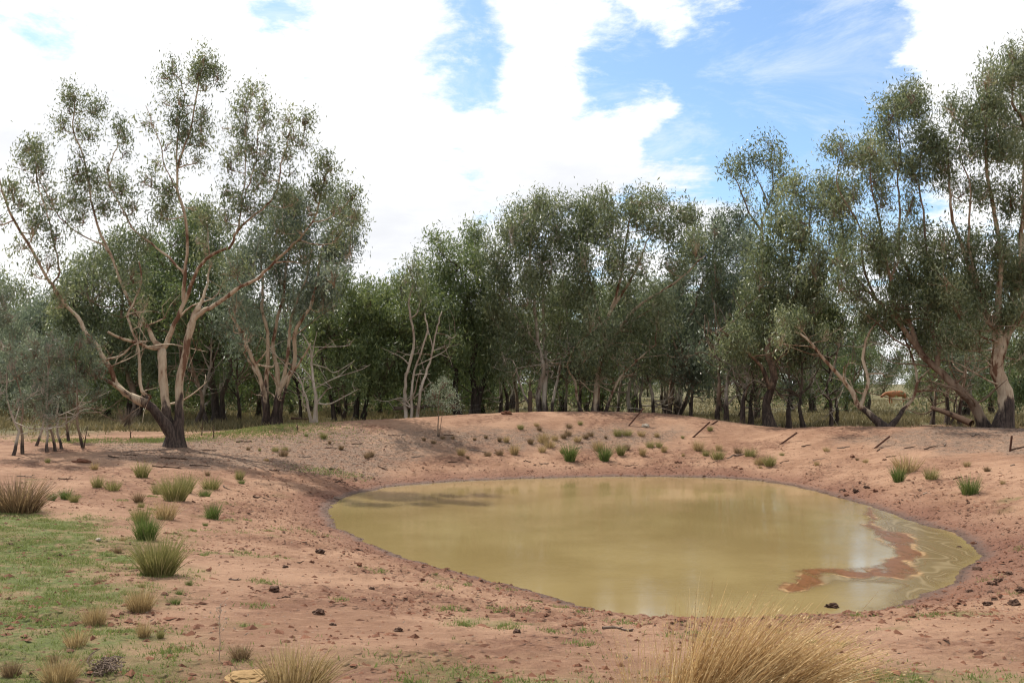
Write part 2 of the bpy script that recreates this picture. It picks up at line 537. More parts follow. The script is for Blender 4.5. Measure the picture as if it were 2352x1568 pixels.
foamband = t.math('MULTIPLY', t.smooth(a_c, -0.02, 0.02), t.smooth(a_c, 0.05, 0.16, 1, 0))
band = t.n('ShaderNodeMath', operation='PINGPONG'); t.put(band.inputs[0], t.math('MULTIPLY', a_w, 9.0)); band.inputs[1].default_value = 1.0
marble = t.smooth(band.outputs[0], 0.55, 1.0)
marble2 = t.smooth(band.outputs[0], 0.02, 0.22, 1, 0)
colr = t.mix(marble, (0.190, 0.138, 0.068), (0.25, 0.187, 0.10))
colr = t.mix(t.math('MULTIPLY', marble2, 0.6), colr, (0.165, 0.095, 0.038))
colr = t.mix(incore, colr, t.mix(t.smooth(nf, 0.35, 0.65), (0.135, 0.052, 0.018), (0.19, 0.080, 0.028)))
colr = t.mix(t.math('MULTIPLY', t.math('MULTIPLY', foamband, t.smooth(nl, 0.45, 0.62)), t.smooth(nf, 0.30, 0.5)), colr, (0.40, 0.25, 0.12))
alpha = t.math('MAXIMUM', t.math('MULTIPLY', incore, t.smooth(t.noise(stm.outputs[0], 2.2, 5, 0.65), 0.36, 0.54, 0.38, 0.93)), t.math('MULTIPLY', t.smooth(a_z, -0.25, 0.12, 1, 0), t.math('ADD', 0.50, t.math('MULTIPLY', t.math('MAXIMUM', marble, marble2), 0.35))))
alpha = t.math('MAXIMUM', alpha, t.math('MULTIPLY', t.math('MULTIPLY', foamband, t.smooth(nl, 0.45, 0.62)), t.math('MULTIPLY', t.smooth(nf, 0.35, 0.5), t.smooth(a_z, -0.1, 0.3, 0.9, 0.15))))
bb = t.n('ShaderNodeBsdfPrincipled', i_Base_Color=colr, i_Roughness=0.28, i_IOR=1.33, i_Alpha=alpha)
t.n('ShaderNodeOutputMaterial', x0=bb.outputs[0])
swirl = fbm(wx * 0.7 + 0.8 * fbm(wx * 0.8, wy * 0.5, 2), wy * 0.45 + 0.6 * fbm(wx * 0.6 + 4, wy * 0.5, 2), 2) + 0.12 * dcore
scum = mesh_obj("pond_scum", sv, inv.reshape(-1, 4), [scm], attrs={'core': dcore.ravel()[used], 'zone': dzone.ravel()[used], 'swirl': swirl.ravel()[used]})
tag(scum, 'orange and cream swirls of scum floating at the narrow end of the pond', 'scum', kind='stuff')

# ------------------------------------------------------------------ bark and leaf materials
def bark(name, pale, mid, rust, dark, patchy=0.5):
    m, t = material(name)
    tco = t.n('ShaderNodeTexCoord').outputs['Object']
    low = t.n('ShaderNodeAttribute', attribute_name='low').outputs['Fac']
    mp = t.n('ShaderNodeMapping'); t.put(mp.inputs[0], tco); mp.inputs['Scale'].default_value = (1, 1, 0.32)
    na = t.noise(mp.outputs[0], 2.6, 5, 0.6, 0.3)
    mp2 = t.n('ShaderNodeMapping'); t.put(mp2.inputs[0], tco); mp2.inputs['Scale'].default_value = (1, 1, 0.16)
    nb = t.noise(mp2.outputs[0], 16, 6, 0.65)
    c = t.mix(t.smooth(na, 0.40, 0.60), pale, mid)
    c = t.mix(t.math('MULTIPLY', t.smooth(na, 0.64 - 0.12 * patchy, 0.67 - 0.1 * patchy), 0.9), c, rust)
    c = t.mix(t.smooth(nb, 0.40, 0.75, 0, 0.35), c, rust)
    lowm = t.smooth(t.math('ADD', low, t.math('MULTIPLY', t.math('SUBTRACT', na, 0.5), 1.6)), 0.35, 0.62)
    fib = t.mix(t.smooth(nb, 0.38, 0.66), dark, tuple(q * 3.0 for q in dark))
    c = t.mix(lowm, c, fib)
    b = t.n('ShaderNodeBsdfPrincipled', i_Base_Color=c, i_Roughness=0.8)
    b.inputs['Specular IOR Level'].default_value = 0.2
    bp = t.n('ShaderNodeBump', i_Strength=0.7, i_Distance=0.03, i_Height=nb)
    t.put(b.inputs['Normal'], bp.outputs[0])
    t.n('ShaderNodeOutputMaterial', x0=b.outputs[0])
    return m


BARK = {
    'gum': bark("pale_gum_bark", (0.46, 0.365, 0.26), (0.31, 0.215, 0.140), (0.120, 0.055, 0.031), (0.030, 0.021, 0.017), 0.95),
    'grey': bark("grey_gum_bark", (0.42, 0.36, 0.29), (0.30, 0.245, 0.19), (0.15, 0.08, 0.05), (0.035, 0.025, 0.020), 0.4),
    'brown': bark("brown_gum_bark", (0.25, 0.18, 0.125), (0.16, 0.105, 0.07), (0.09, 0.048, 0.03), (0.030, 0.021, 0.016), 0.5),
    'dark': bark("dark_box_bark", (0.10, 0.072, 0.052), (0.07, 0.05, 0.036), (0.045, 0.028, 0.02), (0.022, 0.016, 0.012), 0.3),
}


def leaf_mat(name, c0, c1, c2, trans=0.35):
    m, t = material(name)
    tone = t.n('ShaderNodeAttribute', attribute_name='tone').outputs['Fac']
    col = t.ramp(tone, [(0.0, c0), (0.55, c1), (1.0, c2)])
    b = t.n('ShaderNodeBsdfPrincipled', i_Base_Color=col, i_Roughness=0.4)
    b.inputs['Specular IOR Level'].default_value = 0.55
    hs = t.n('ShaderNodeHueSaturation', i_Hue=0.485, i_Saturation=1.15, i_Value=1.5, i_Color=col)
    tr = t.n('ShaderNodeBsdfTranslucent', i_Color=hs.outputs[0])
    mx = t.n('ShaderNodeMixShader', x0=trans, x1=b.outputs[0], x2=tr.outputs[0])
    t.n('ShaderNodeOutputMaterial', x0=mx.outputs[0])
    return m


LEAF = {
    'olive': leaf_mat("olive_gum_leaves", (0.054, 0.074, 0.034), (0.130, 0.158, 0.075), (0.28, 0.30, 0.17)),
    'green': leaf_mat("green_box_leaves", (0.048, 0.074, 0.029), (0.105, 0.145, 0.054), (0.22, 0.255, 0.11)),
    'grey': leaf_mat("grey_green_leaves", (0.060, 0.082, 0.052), (0.128, 0.160, 0.104), (0.26, 0.29, 0.20)),
    'far': leaf_mat("distant_tree_leaves", (0.085, 0.105, 0.052), (0.135, 0.155, 0.075), (0.19, 0.20, 0.10)),
}


# ------------------------------------------------------------------ tree building blocks
def catmull(p, n):
    p = np.asarray(p, float)
    if len(p) == 2:
        tt = np.linspace(0, 1, n)[:, None]
        return p[0] * (1 - tt) + p[1] * tt
    q = np.vstack([2 * p[0] - p[1], p, 2 * p[-1] - p[-2]])
    seg = len(p) - 1
    u = np.linspace(0, seg - 1e-6, n)
    i = u.astype(int); f = (u - i)[:, None]
    a, b, c, d = q[i], q[i + 1], q[i + 2], q[i + 3]
    return 0.5 * ((2 * b) + (-a + c) * f + (2 * a - 5 * b + 4 * c - d) * f ** 2 + (-a + 3 * b - 3 * c + d) * f ** 3)


def tube(pts, rad, sides=8, lump=0.0, cap=True):
    pts = np.asarray(pts, float); rad = np.asarray(rad, float)
    n = len(pts)
    tan = np.gradient(pts, axis=0)
    tan /= np.linalg.norm(tan, axis=1)[:, None] + 1e-9
    ref = np.array([0.0, 1.0, 0.0]) if abs(tan[0][1]) < 0.9 else np.array([1.0, 0, 0])
    u = np.cross(tan, ref); u /= np.linalg.norm(u, axis=1)[:, None] + 1e-9
    v = np.cross(tan, u)
    a = np.linspace(0, 2 * np.pi, sides, endpoint=False)
    r = rad[:, None] * (1 + lump * rng.normal(0, 1, (n, sides)))
    vv = pts[:, None] + r[..., None] * (np.cos(a)[None, :, None] * u[:, None] + np.sin(a)[None, :, None] * v[:, None])
    vv = vv.reshape(-1, 3)
    i = np.arange(n * sides).reshape(n, sides)
    j = np.roll(i, -1, axis=1)
    f = np.stack([i[:-1], j[:-1], j[1:], i[1:]], -1).reshape(-1, 4)
    if cap:
        tip = np.vstack([pts[-1] + tan[-1] * rad[-1] * 0.4])
        k = len(vv)
        vv = np.vstack([vv, tip])
        f = np.vstack([f, np.stack([i[-1], j[-1], np.full(sides, k), np.full(sides, k)], -1)])
    return vv, f


class Bag:
    """collects quads (degenerate quads stand for triangles) with material slots and one tone per vertex"""

    def __init__(self):
        self.v, self.f, self.m, self.t, self.n = [], [], [], [], 0

    def add(self, v, f, mat=0, tone=0.5):
        self.v.append(v); self.f.append(f + self.n); self.m.append(np.full(len(f), mat))
        self.t.append(np.full(len(v), tone) if np.isscalar(tone) else tone)
        self.n += len(v)

    def build(self, name, mats, parent=None, loc=None, smooth=False, origin=None, attr='tone'):
        v = np.concatenate(self.v); f = np.concatenate(self.f)
        if origin is not None:
            v = v - origin
        tri = f[:, 2] == f[:, 3]
        me = bpy.data.meshes.new(name)
        me.vertices.add(len(v)); me.vertices.foreach_set('co', v.astype(np.float32).ravel())
        cnt = np.where(tri, 3, 4)
        start = np.concatenate([[0], np.cumsum(cnt)[:-1]])
        keep = np.ones(f.shape, bool); keep[tri, 3] = False
        me.loops.add(int(cnt.sum())); me.loops.foreach_set('vertex_index', f[keep].astype(np.int32))
        me.polygons.add(len(f)); me.polygons.foreach_set('loop_start', start.astype(np.int32))
        me.update(calc_edges=True)
        for m in mats:
            me.materials.append(m)
        me.polygons.foreach_set('material_index', np.concatenate(self.m).astype(np.int32))
        me.polygons.foreach_set('use_smooth', np.full(len(f), smooth, dtype=bool))
        a = me.attributes.new(attr, 'FLOAT', 'POINT')
        a.data.foreach_set('value', np.concatenate(self.t).astype(np.float32))
        o = bpy.data.objects.new(name, me)
        COL.objects.link(o)
        if parent is not None:
            o.parent = parent
        if loc is not None:
            o.location = loc
        return o


def leaves(bag, centres, length, tone, droop=0.75, width=0.25, mat=0):
    """one folded, pointed gum leaf at each centre"""
    n = len(centres)
    ax = rng.normal(0, 0.55, (n, 3)); ax[:, 2] -= droop
    ax /= np.linalg.norm(ax, axis=1)[:, None]
    r = rng.normal(0, 1, (n, 3))
    sd = np.cross(ax, r); sd /= np.linalg.norm(sd, axis=1)[:, None] + 1e-9
    nm = np.cross(ax, sd)
    L = length * rng.uniform(0.65, 1.35, n)[:, None]
    W = L * width * rng.uniform(0.75, 1.25, (n, 1))
    p0 = centres - ax * L * 0.5
    p2 = centres + ax * L * 0.5
    md = centres - ax * L * 0.08 + nm * L * 0.05
    v = np.stack([p0, md + sd * W * 0.5, p2, md - sd * W * 0.5], 1).reshape(-1, 3)
    f = np.arange(4 * n).reshape(n, 4)
    bag.add(v, f, mat, np.repeat(np.clip(tone, 0, 1), 4))


N_LEAVES = 0


class Tree:
    def __init__(self, name, base, bark_key, leaf_key, leaf_len, low_h, twig_n=1.0):
        self.name, self.base = name, np.array(base, float)
        self.bark, self.leafm, self.leaf_len, self.low_h = BARK[bark_key], LEAF[leaf_key], leaf_len, low_h
        self.root = empty(name, self.base)
        self.sk_p, self.sk_r = [], []
        self.crown = Bag()
        self.twig_n = twig_n

    def limb(self, pts, r0, r1, part='limb', sides=8, flare=0.0, wob=0.015, n=None, low=None, wiggle=1.0):
        pts = np.asarray(pts, float)
        ln = np.linalg.norm(np.diff(pts, axis=0), axis=1).sum()
        n = n or int(np.clip(ln / 0.22, 5, 34))
        c = catmull(pts, n)
        if n > 4:
            j = rng.normal(0, wob, (n, 3)); j[0] = 0
            c = c + j * min(1, ln / 3)
            if n > 7:
                kn = rng.normal(0, 1, (max(4, int(ln / 1.1)) + 1, 3)); kn[0] = 0
                wig = catmull(kn, n) * np.array([1, 1, .4]) * min(.14, .030 * ln) * wiggle
                c = c + wig
        tt = np.linspace(0, 1, n)
        r = r0 + (r1 - r0) * tt ** 0.62
        r = r * (1 + 0.06 * rng.normal(0, 1, n))
        if flare:
            hh = np.maximum(c[:, 2] - self.base[2], 0)
            r = r * (1 + flare * np.exp(-hh / 0.28))
        v, f = tube(c, r, sides, 0.035)
        hz = np.maximum(v[:, 2] - self.base[2], 0)
        lowv = np.clip(1 - hz / (2 * (low if low is not None else self.low_h) + 1e-6), 0, 1)
        b = Bag(); b.add(v, f, 0, lowv)
        b.build(part, [self.bark], parent=self.root, smooth=True, origin=self.base, attr='low')
        self.sk_p.append(c); self.sk_r.append(r)
        return c

    def lobe(self, c, rad, dens=1.0, tone=0.0, bare=False):
        """a leafy clump on its own branch"""
        global N_LEAVES
        c = np.asarray(c, float); rad = np.asarray(rad, float)
        P = np.concatenate(self.sk_p); R = np.concatenate(self.sk_r)
        d = np.linalg.norm(P - c, axis=1)
        cost = d + 1.6 * np.maximum(0, P[:, 2] - (c[2] - 0.3 * rad[2]))
        low_frac = np.clip((P[:, 2] - self.base[2]) / max(0.5, (c[2] - self.base[2])), 0, 1)
        cost = cost + 1.5 * (low_frac < 0.18)
        i = int(np.argmin(cost))
        p, pr = P[i], R[i]
        foot = c - np.array([0, 0, 0.45 * rad[2]])
        ln = np.linalg.norm(foot - p)
        mid = p + (foot - p) * 0.5 + np.array([0, 0, -0.06 * ln]) + rng.normal(0, 0.07 * ln + 0.01, 3)
        n = int(np.clip(ln / 0.25, 3, 12))
        br = catmull([p, mid, foot, c + rng.normal(0, 0.15, 3) * rad], n + 2)
        r = np.linspace(min(pr * 0.7, 0.014 + 0.017 * ln), 0.010, n + 2)
        v, f = tube(br, r, 5)
        self.crown.add(v, f, 1, 0.2 if ln < 3 else 0.0)
        self.sk_p.append(br[1:]); self.sk_r.append(r[1:])
        # twigs
        area = (rad[0] + rad[1]) * 0.5 * rad[2]
        L = self.leaf_len
        nt = max(8, int(self.twig_n * dens * area / (L * L) * 4.1))
        ns = int(np.clip(4 + area * 4, 5, 13))
        sd = rng.normal(0, 1, (ns, 3)); sd /= np.linalg.norm(sd, axis=1)[:, None]
        sd[0] = (0, 0, .9)
        sub = c + sd * rad * rng.uniform(0.25, 1.0, (ns, 1))
        wgt = rng.exponential(1, ns) + .35
        which = rng.choice(ns, nt, p=wgt / wgt.sum())
        q = rng.normal(0, 1, (nt, 3)); q /= np.linalg.norm(q, axis=1)[:, None]
        sz = rng.uniform(0.22, 0.46, ns)[which][:, None]
        q = q * np.array([1, 1, 1.25]); q[:, 2] -= .25
        tips = sub[which] + q * rad * (rng.uniform(0.1, 1.0, (nt, 1)) ** 0.6) * sz
        out = rng.uniform(0, 1, nt) < .05
        tips[out] = c + (tips[out] - c) * 1.3
        for tp in tips[:: max(1, nt // 14)]:
            s = br[rng.integers(len(br) // 2, len(br))]
            m = (s + tp) / 2 + rng.normal(0, 0.05, 3)
            v, f = tube([s, m, tp], [0.011, 0.008, 0.004], 3, cap=False)
            self.crown.add(v, f, 1, 0.0)
        if bare:
            return
        per = 13
        sp = L * 1.55
        off = rng.normal(0, 1, (nt, per, 3)) * np.array([sp * .8, sp * .8, sp * 1.0])
        off[:, :, 2] -= np.abs(off[:, :, 0]) * 0.25
        ctr = (tips[:, None] + off).reshape(-1, 3)
        tn = 0.48 + tone + rng.normal(0, 0.14, nt)[:, None] + rng.normal(0, 0.20, (nt, per))
        leaves(self.crown, ctr, L, tn.ravel())
        N_LEAVES += len(ctr)

    def done(self):
        if self.crown.n:
            cr = self.crown.build('crown', [self.leafm, self.bark], parent=self.root, origin=self.base)
        return self.root


def px_tree(name, label, base_px, depth, stems, lobes, bark_key='gum', leaf_key='olive', low_h=1.0, r0=0.16, thick=1.2, dup=1, dens=1.0,
            leaf_len=None, flare=0.5, group=None, tone=0.0, cat='tree', lscale=1.12, tangle=11, wiggle=.7):
    """stems: (picture points, radius at foot, radius at end, depth change to the end[, joins the stem number]); lobes: (x, y, rx, ry[, density])"""
    bx = at(base_px[0], base_px[1], depth)
    bz = float(land(np.array([bx[0]]), np.array([depth]))[0])
    base = np.array([bx[0], depth, bz])
    T = Tree(name, base, bark_key, leaf_key, leaf_len or 0.0046 * depth, low_h)
    SP, SD = [], []                      # picture points and depths on the skeleton
    for si, st in enumerate(stems):
        pts, a, b, dd = st[:4]
        pts = [np.array(p, float) for p in pts]
        d0 = depth
        joined = False
        if SP and pts[0][1] < base_px[1] - 45:
            allp, alld = np.array(SP), np.array(SD)
            k = int(np.argmin(np.hypot(*(allp - pts[0]).T)))
            d0 = alld[k]; joined = True
        ln = np.concatenate([[0], np.cumsum([np.hypot(*(q - p)) for p, q in zip(pts[:-1], pts[1:])])])
        ds = d0 + dd * (ln / ln[-1]) ** 1.1
        p3 = [at(p[0], p[1], d) for p, d in zip(pts, ds)]
        if joined:
            sk = np.concatenate(T.sk_p)
            p3[0] = sk[int(np.argmin(np.linalg.norm(sk - p3[0], axis=1)))]
        if not joined:
            g = float(land(np.array([p3[0][0]]), np.array([ds[0]]))[0])
            p3[0] = np.array([p3[0][0], ds[0], g - 0.12])
            if len(p3) > 1 and p3[1][2] < g + 0.15:
                p3[1][2] = g + 0.3
        c = T.limb(p3, a, b, 'trunk' if not joined else 'limb', sides=10 if a > 0.12 else 7, flare=0 if joined else flare, wiggle=wiggle)
        for q in np.linspace(0, 1, 14):
            SP.append([np.interp(q * ln[-1], ln, [p[0] for p in pts]), np.interp(q * ln[-1], ln, [p[1] for p in pts])])
            SD.append(np.interp(q * ln[-1], ln, ds))
    SPa, SDa = np.array(SP), np.array(SD)
    for q in range(tangle):                                     # bare crooked side branches low on the stems
        P = np.concatenate(T.sk_p); R = np.concatenate(T.sk_r)
        hh = P[:, 2] - base[2]
        ok = np.where((hh > 0.7) & (hh < 4.2) & (R > .03))[0]
        if not len(ok): break
        i = rng.choice(ok); a = rng.uniform(0, 6.28); ln = rng.uniform(.8, 2.4)
        e = P[i] + np.array([math.cos(a), math.sin(a) * .6, rng.uniform(-.1, .75)]) * ln
        cc = catmull([P[i], P[i] + (e - P[i]) * .35 + rng.normal(0, .13, 3), P[i] + (e - P[i]) * .7 + rng.normal(0, .16, 3), e], 9)
        v, f = tube(cc, np.linspace(min(R[i] * .55, .045), .008, 9), 5); T.crown.add(v, f, 1, 0.0)
        for z in range(3):
            k = rng.integers(3, 8); e2 = cc[k] + rng.normal(0, .42, 3) + np.array([0, 0, .12])
            v, f = tube([cc[k], (cc[k] + e2) / 2 + rng.normal(0, .07, 3), e2], [.012, .009, .004], 4, cap=False); T.crown.add(v, f, 1, 0.0)
    todo = []
    for lb in lobes:
        x, y, rx, ry = lb[:4]
        rx, ry = rx * lscale, ry * lscale
        dn = (lb[4] if len(lb) > 4 else 1.0) * dens * .9
        k = int(np.argmin(np.hypot(SPa[:, 0] - x, SPa[:, 1] - y)))
        for q in range(dup):
            dpt = SDa[k] + (rng.normal(0, 0.25) if q == 0 else rng.uniform(-thick, thick) * 1.3)
            jx, jy = (0, 0) if q == 0 else rng.normal(0, 0.25, 2) * (rx, ry)
            c = at(x + jx, y + abs(jy) * 0.6, dpt)
            rad = np.array([rx, rx * 0.9, ry * 1.25]) * dpt / FPX
            todo.append((SPa[k][1] - y + abs(dpt - SDa[k]) * 20, c, rad, dn * (1 if q == 0 else .42), tone + rng.normal(0, 0.10)))
    todo.sort(key=lambda q: q[0])
    for _, c, rad, dn, tn in todo:
        T.lobe(c, rad, dn, tn)
    r = T.done()
    tag(r, label, cat, group)
    return r


# ------------------------------------------------------------------ the big pale gum by the pond
A_stems = [
    ([(398, 1016), (392, 993), (374, 964), (338, 928), (300, 910)], .30, .17, -0.6),
    ([(408, 1016), (384, 960), (380, 920), (376, 866), (373, 815), (371, 798)], .24, .15, 0.5),
    ([(412, 1014), (410, 960), (412, 920), (412, 866), (423, 815), (434, 757), (448, 722), (463, 704)], .23, .12, 0.2),
    ([(300, 910), (271, 888), (253, 848), (232, 808), (213, 783), (192, 754), (174, 725), (145, 696), (119, 656), (100, 625), (70, 572), (35, 509), (23, 470), (8, 431), (-2, 404)], .15, .03, -1.5),
    ([(300, 910), (260, 882), (224, 862), (203, 840), (170, 826), (150, 822)], .11, .03, -1.2),
    ([(338, 928), (340, 913), (322, 888), (318, 837), (318, 794), (300, 745), (293, 721), (307, 692), (325, 649), (322, 600)], .10, .03, 0.6),
    ([(371, 798), (347, 801), (326, 790), (300, 783), (271, 775), (246, 763)], .10, .05, -1.2),
    ([(371, 798), (358, 783), (344, 750), (326, 725), (300, 696), (282, 660), (268, 620), (250, 572), (227, 521), (211, 455), (199, 392), (180, 334), (164, 298), (168, 244), (170, 222)], .13, .02, 1.4),
    ([(371, 798), (380, 790), (394, 754), (409, 718), (416, 685), (420, 650), (426, 607), (430, 537), (422, 478), (412, 439), (412, 388), (422, 349), (437, 302), (449, 224), (461, 158), (465, 138)], .15, .02, -0.4),
    ([(119, 656), (137, 623), (129, 576), (113, 513), (94, 459), (82, 412), (78, 370)], .05, .018, 1.2),
    ([(250, 572), (234, 562), (211, 552), (164, 525), (133, 494), (109, 447), (84, 405)], .05, .015, -1.4),
    ([(422, 640), (414, 623), (379, 587), (336, 552), (305, 525), (281, 478), (262, 439), (250, 388), (266, 341), (272, 305)], .075, .018, 1.8),
    ([(412, 400), (406, 341), (410, 287), (422, 224), (414, 185), (390, 160)], .05, .012, 0.6),
    ([(412, 432), (395, 412), (375, 373), (371, 334), (352, 287), (336, 244)], .04, .012, -1.0),
    ([(430, 700), (449, 634), (476, 595), (527, 564), (539, 537), (566, 509), (609, 474), (633, 439), (641, 380), (656, 334), (672, 287)], .10, .018, -1.0),
    ([(539, 537), (547, 521), (555, 459), (563, 400), (566, 302), (568, 255), (578, 212)], .06, .015, 0.8),
    ([(555, 459), (572, 420), (586, 373), (594, 302), (604, 262)], .04, .012, -0.9),
    ([(445, 735), (470, 712), (499, 700), (543, 667), (572, 652), (600, 637), (625, 611), (664, 572), (699, 537), (723, 498), (738, 439), (746, 396)], .13, .025, -1.8),
    ([(715, 515), (740, 508), (773, 490), (800, 462), (812, 451)], .04, .014, 0.6),
    ([(463, 704), (470, 660), (478, 620), (480, 560), (478, 500)], .08, .02, 1.6),
]
A_lobes = [(168, 216, 36, 20), (219, 248, 31, 22), (148, 287, 25, 18), (203, 310, 25, 18), (273, 295, 25, 20), (285, 322, 18, 12), (86, 349, 43, 22), (62, 340, 22, 20), (31, 443, 27, 25), (47, 466, 22, 18), (90, 400, 28, 25),
           (78, 521, 28, 25), (129, 541, 28, 18), (176, 404, 40, 28), (223, 412, 35, 20), (164, 451, 35, 24), (285, 427, 28, 20), (332, 412, 25, 16), (363, 376, 16, 12), (461, 134, 38, 20), (395, 142, 14, 14), (492, 146, 18, 22),
           (500, 173, 16, 16), (375, 173, 24, 16), (449, 170, 32, 22), (410, 232, 20, 16), (406, 279, 32, 20), (461, 287, 24, 25), (465, 326, 24, 20), (414, 310, 28, 20), (453, 365, 16, 16), (387, 443, 38, 20), (375, 486, 40, 24),
           (578, 212, 31, 18), (563, 248, 20, 20), (609, 240, 18, 22), (563, 295, 28, 24), (602, 287, 20, 20), (547, 349, 24, 20), (524, 380, 24, 16), (578, 341, 20, 20), (524, 439, 24, 20), (606, 388, 32, 24), (590, 420, 28, 24),
           (664, 271, 24, 16), (699, 279, 22, 20), (664, 306, 20, 16), (695, 330, 24, 12), (664, 361, 18, 14), (754, 381, 38, 25), (723, 443, 42, 24), (664, 459, 45, 28), (809, 447, 30, 22), (812, 490, 25, 20), (578, 474, 44, 24),
           (480, 490, 42, 24), (195, 500, 35, 25, .7), (240, 470, 30, 22, .7), (60, 560, 25, 22, .6), (120, 470, 26, 20, .6), (310, 470, 28, 22, .6), (340, 540, 36, 26, .8), (520, 500, 36, 22), (640, 520, 36, 24), (770, 540, 30, 26),
           (700, 590, 36, 26, .7), (160, 815, 36, 20), (200, 790, 36, 24, .7), (140, 690, 36, 30, .7), (110, 610, 26, 24, .6), (300, 630, 36, 26, .7), (470, 570, 34, 26, .8), (540, 620, 36, 28, .7), (330, 700, 30, 22, .5)]
A_stems = [(st[0], st[1] * (.76 if k < 3 else .70), st[2] * .8, st[3]) for k, st in enumerate(A_stems)]
for st in A_stems[3:]:
    if st[0][0] == (371, 798) and st[0][-1] == (246, 763): continue
    pl = np.array(st[0], float); seg = np.concatenate([[0], np.cumsum(np.hypot(*np.diff(pl, axis=0).T))])
    for u in np.arange(.50, 1.0, 44 / seg[-1]):
        x = np.interp(u * seg[-1], seg, pl[:, 0]) + rng.normal(0, 20); y = np.interp(u * seg[-1], seg, pl[:, 1]) + rng.normal(-4, 14)
        A_lobes.append((x, y, rng.uniform(11, 23), rng.uniform(9, 17), rng.uniform(.25, .6)))
px_tree('pale_gum_tree', 'tall spreading gum with cream limbs, standing alone at the left of the pond', (402, 1016), 30.0, A_stems, A_lobes, 'gum', 'olive',
        low_h=1.5, dup=1, dens=.92, flare=0.75, leaf_len=0.135, lscale=1.12, wiggle=.3)

# ------------------------------------------------------------------ the grove behind the bank, traced tree by tree
px_tree('many_stemmed_gum', 'many-stemmed gum with fanning grey-cream trunks, behind the big pale gum', (625, 972), 38.5, [
    ([(608, 972), (602, 900), (585, 820), (560, 760), (540, 715), (520, 650)], .13, .035, -0.8),
    ([(616, 972), (622, 870), (618, 780), (605, 700), (598, 620), (600, 550)], .13, .03, 0.6),
    ([(622, 972), (632, 880), (636, 780), (645, 690), (662, 600), (680, 520)], .14, .03, 1.2),
    ([(630, 972), (640, 880), (655, 800), (670, 730), (700, 650), (720, 570)], .12, .03, 0.1),
    ([(638, 970), (652, 880), (678, 790), (708, 700), (738, 610), (768, 520), (780, 480)], .13, .03, -1.0),
    ([(642, 970), (660, 890), (690, 830), (720, 790)], .08, .03, -1.3),
    ([(612, 972), (596, 880), (570, 830), (548, 800), (530, 770)], .08, .025, 1.4)],
    [(690, 470, 60, 35), (640, 490, 50, 35), (765, 475, 50, 35), (800, 500, 30, 30), (610, 550, 60, 45), (690, 545, 60, 45), (760, 560, 50, 45), (800, 570, 26, 36), (570, 610, 50, 45), (640, 620, 60, 45), (715, 625, 55, 45),
     (530, 680, 45, 45), (600, 690, 50, 40, .7), (680, 690, 50, 36, .7), (770, 630, 40, 36), (740, 690, 40, 40, .7), (520, 750, 40, 40, .8), (560, 780, 36, 30, .6)], 'gum', 'grey', low_h=1.5, dup=2, thick=1.8, dens=.85)

px_tree('grey_gum_tree', 'dense dark-trunked gum filling the gap beyond the big pale gum', (505, 968), 44, [
    ([(500, 968), (495, 880), (490, 800), (470, 700), (460, 600), (470, 520)], .24, .03, 0.5), ([(515, 968), (520, 880), (530, 800), (540, 720), (530, 640)], .16, .03, -1),
    ([(490, 800), (450, 740), (410, 680), (380, 600)], .10, .03, 1)],
    [(460, 505, 50, 32), (410, 545, 55, 40), (500, 560, 55, 45), (360, 590, 50, 40), (440, 620, 65, 50), (530, 640, 60, 50), (380, 670, 60, 50), (470, 700, 70, 50), (540, 730, 55, 50), (400, 750, 65, 50), (480, 790, 65, 45), (340, 690, 50, 45), (430, 830, 60, 36, .8)],
    'dark', 'green', low_h=1.2, dup=2, thick=2.2, tone=-.12)
px_tree('grey_gum_tree', 'olive gum standing behind the lowest cream limb of the big pale gum', (312, 952), 47, [
    ([(312, 952), (300, 870), (290, 780), (280, 680), (275, 590)], .22, .03, 0.5), ([(320, 950), (350, 860), (360, 760)], .13, .04, -1), ([(295, 830), (240, 760), (200, 680), (190, 630)], .12, .03, 1)],
    [(275, 570, 65, 36), (205, 610, 60, 40), (340, 610, 55, 40), (250, 650, 70, 45), (170, 680, 50, 45), (320, 690, 60, 50), (230, 730, 70, 50), (160, 750, 50, 45), (310, 780, 65, 50), (380, 720, 45, 45), (230, 810, 65, 45), (360, 830, 55, 40), (160, 830, 50, 36)],
    'brown', 'olive', low_h=1.0, dup=2, thick=2.2, tone=-.05)
px_tree('grey_gum_tree', 'blue-green gum at the left edge of the grove, behind the saplings', (130, 945), 50, [
    ([(135, 945), (125, 880), (115, 800), (105, 720)], .2, .03, .5), ([(128, 945), (80, 880), (40, 800)], .12, .03, -1), ([(120, 850), (160, 790), (170, 740)], .1, .03, 1)],
    [(105, 705, 50, 30), (60, 745, 50, 36), (150, 745, 50, 40), (20, 780, 45, 40), (100, 790, 60, 45), (170, 810, 50, 40), (50, 830, 55, 40), (-30, 800, 40, 50), (130, 860, 55, 32), (10, 870, 45, 26)], 'brown', 'grey', low_h=1, dup=2, thick=2)

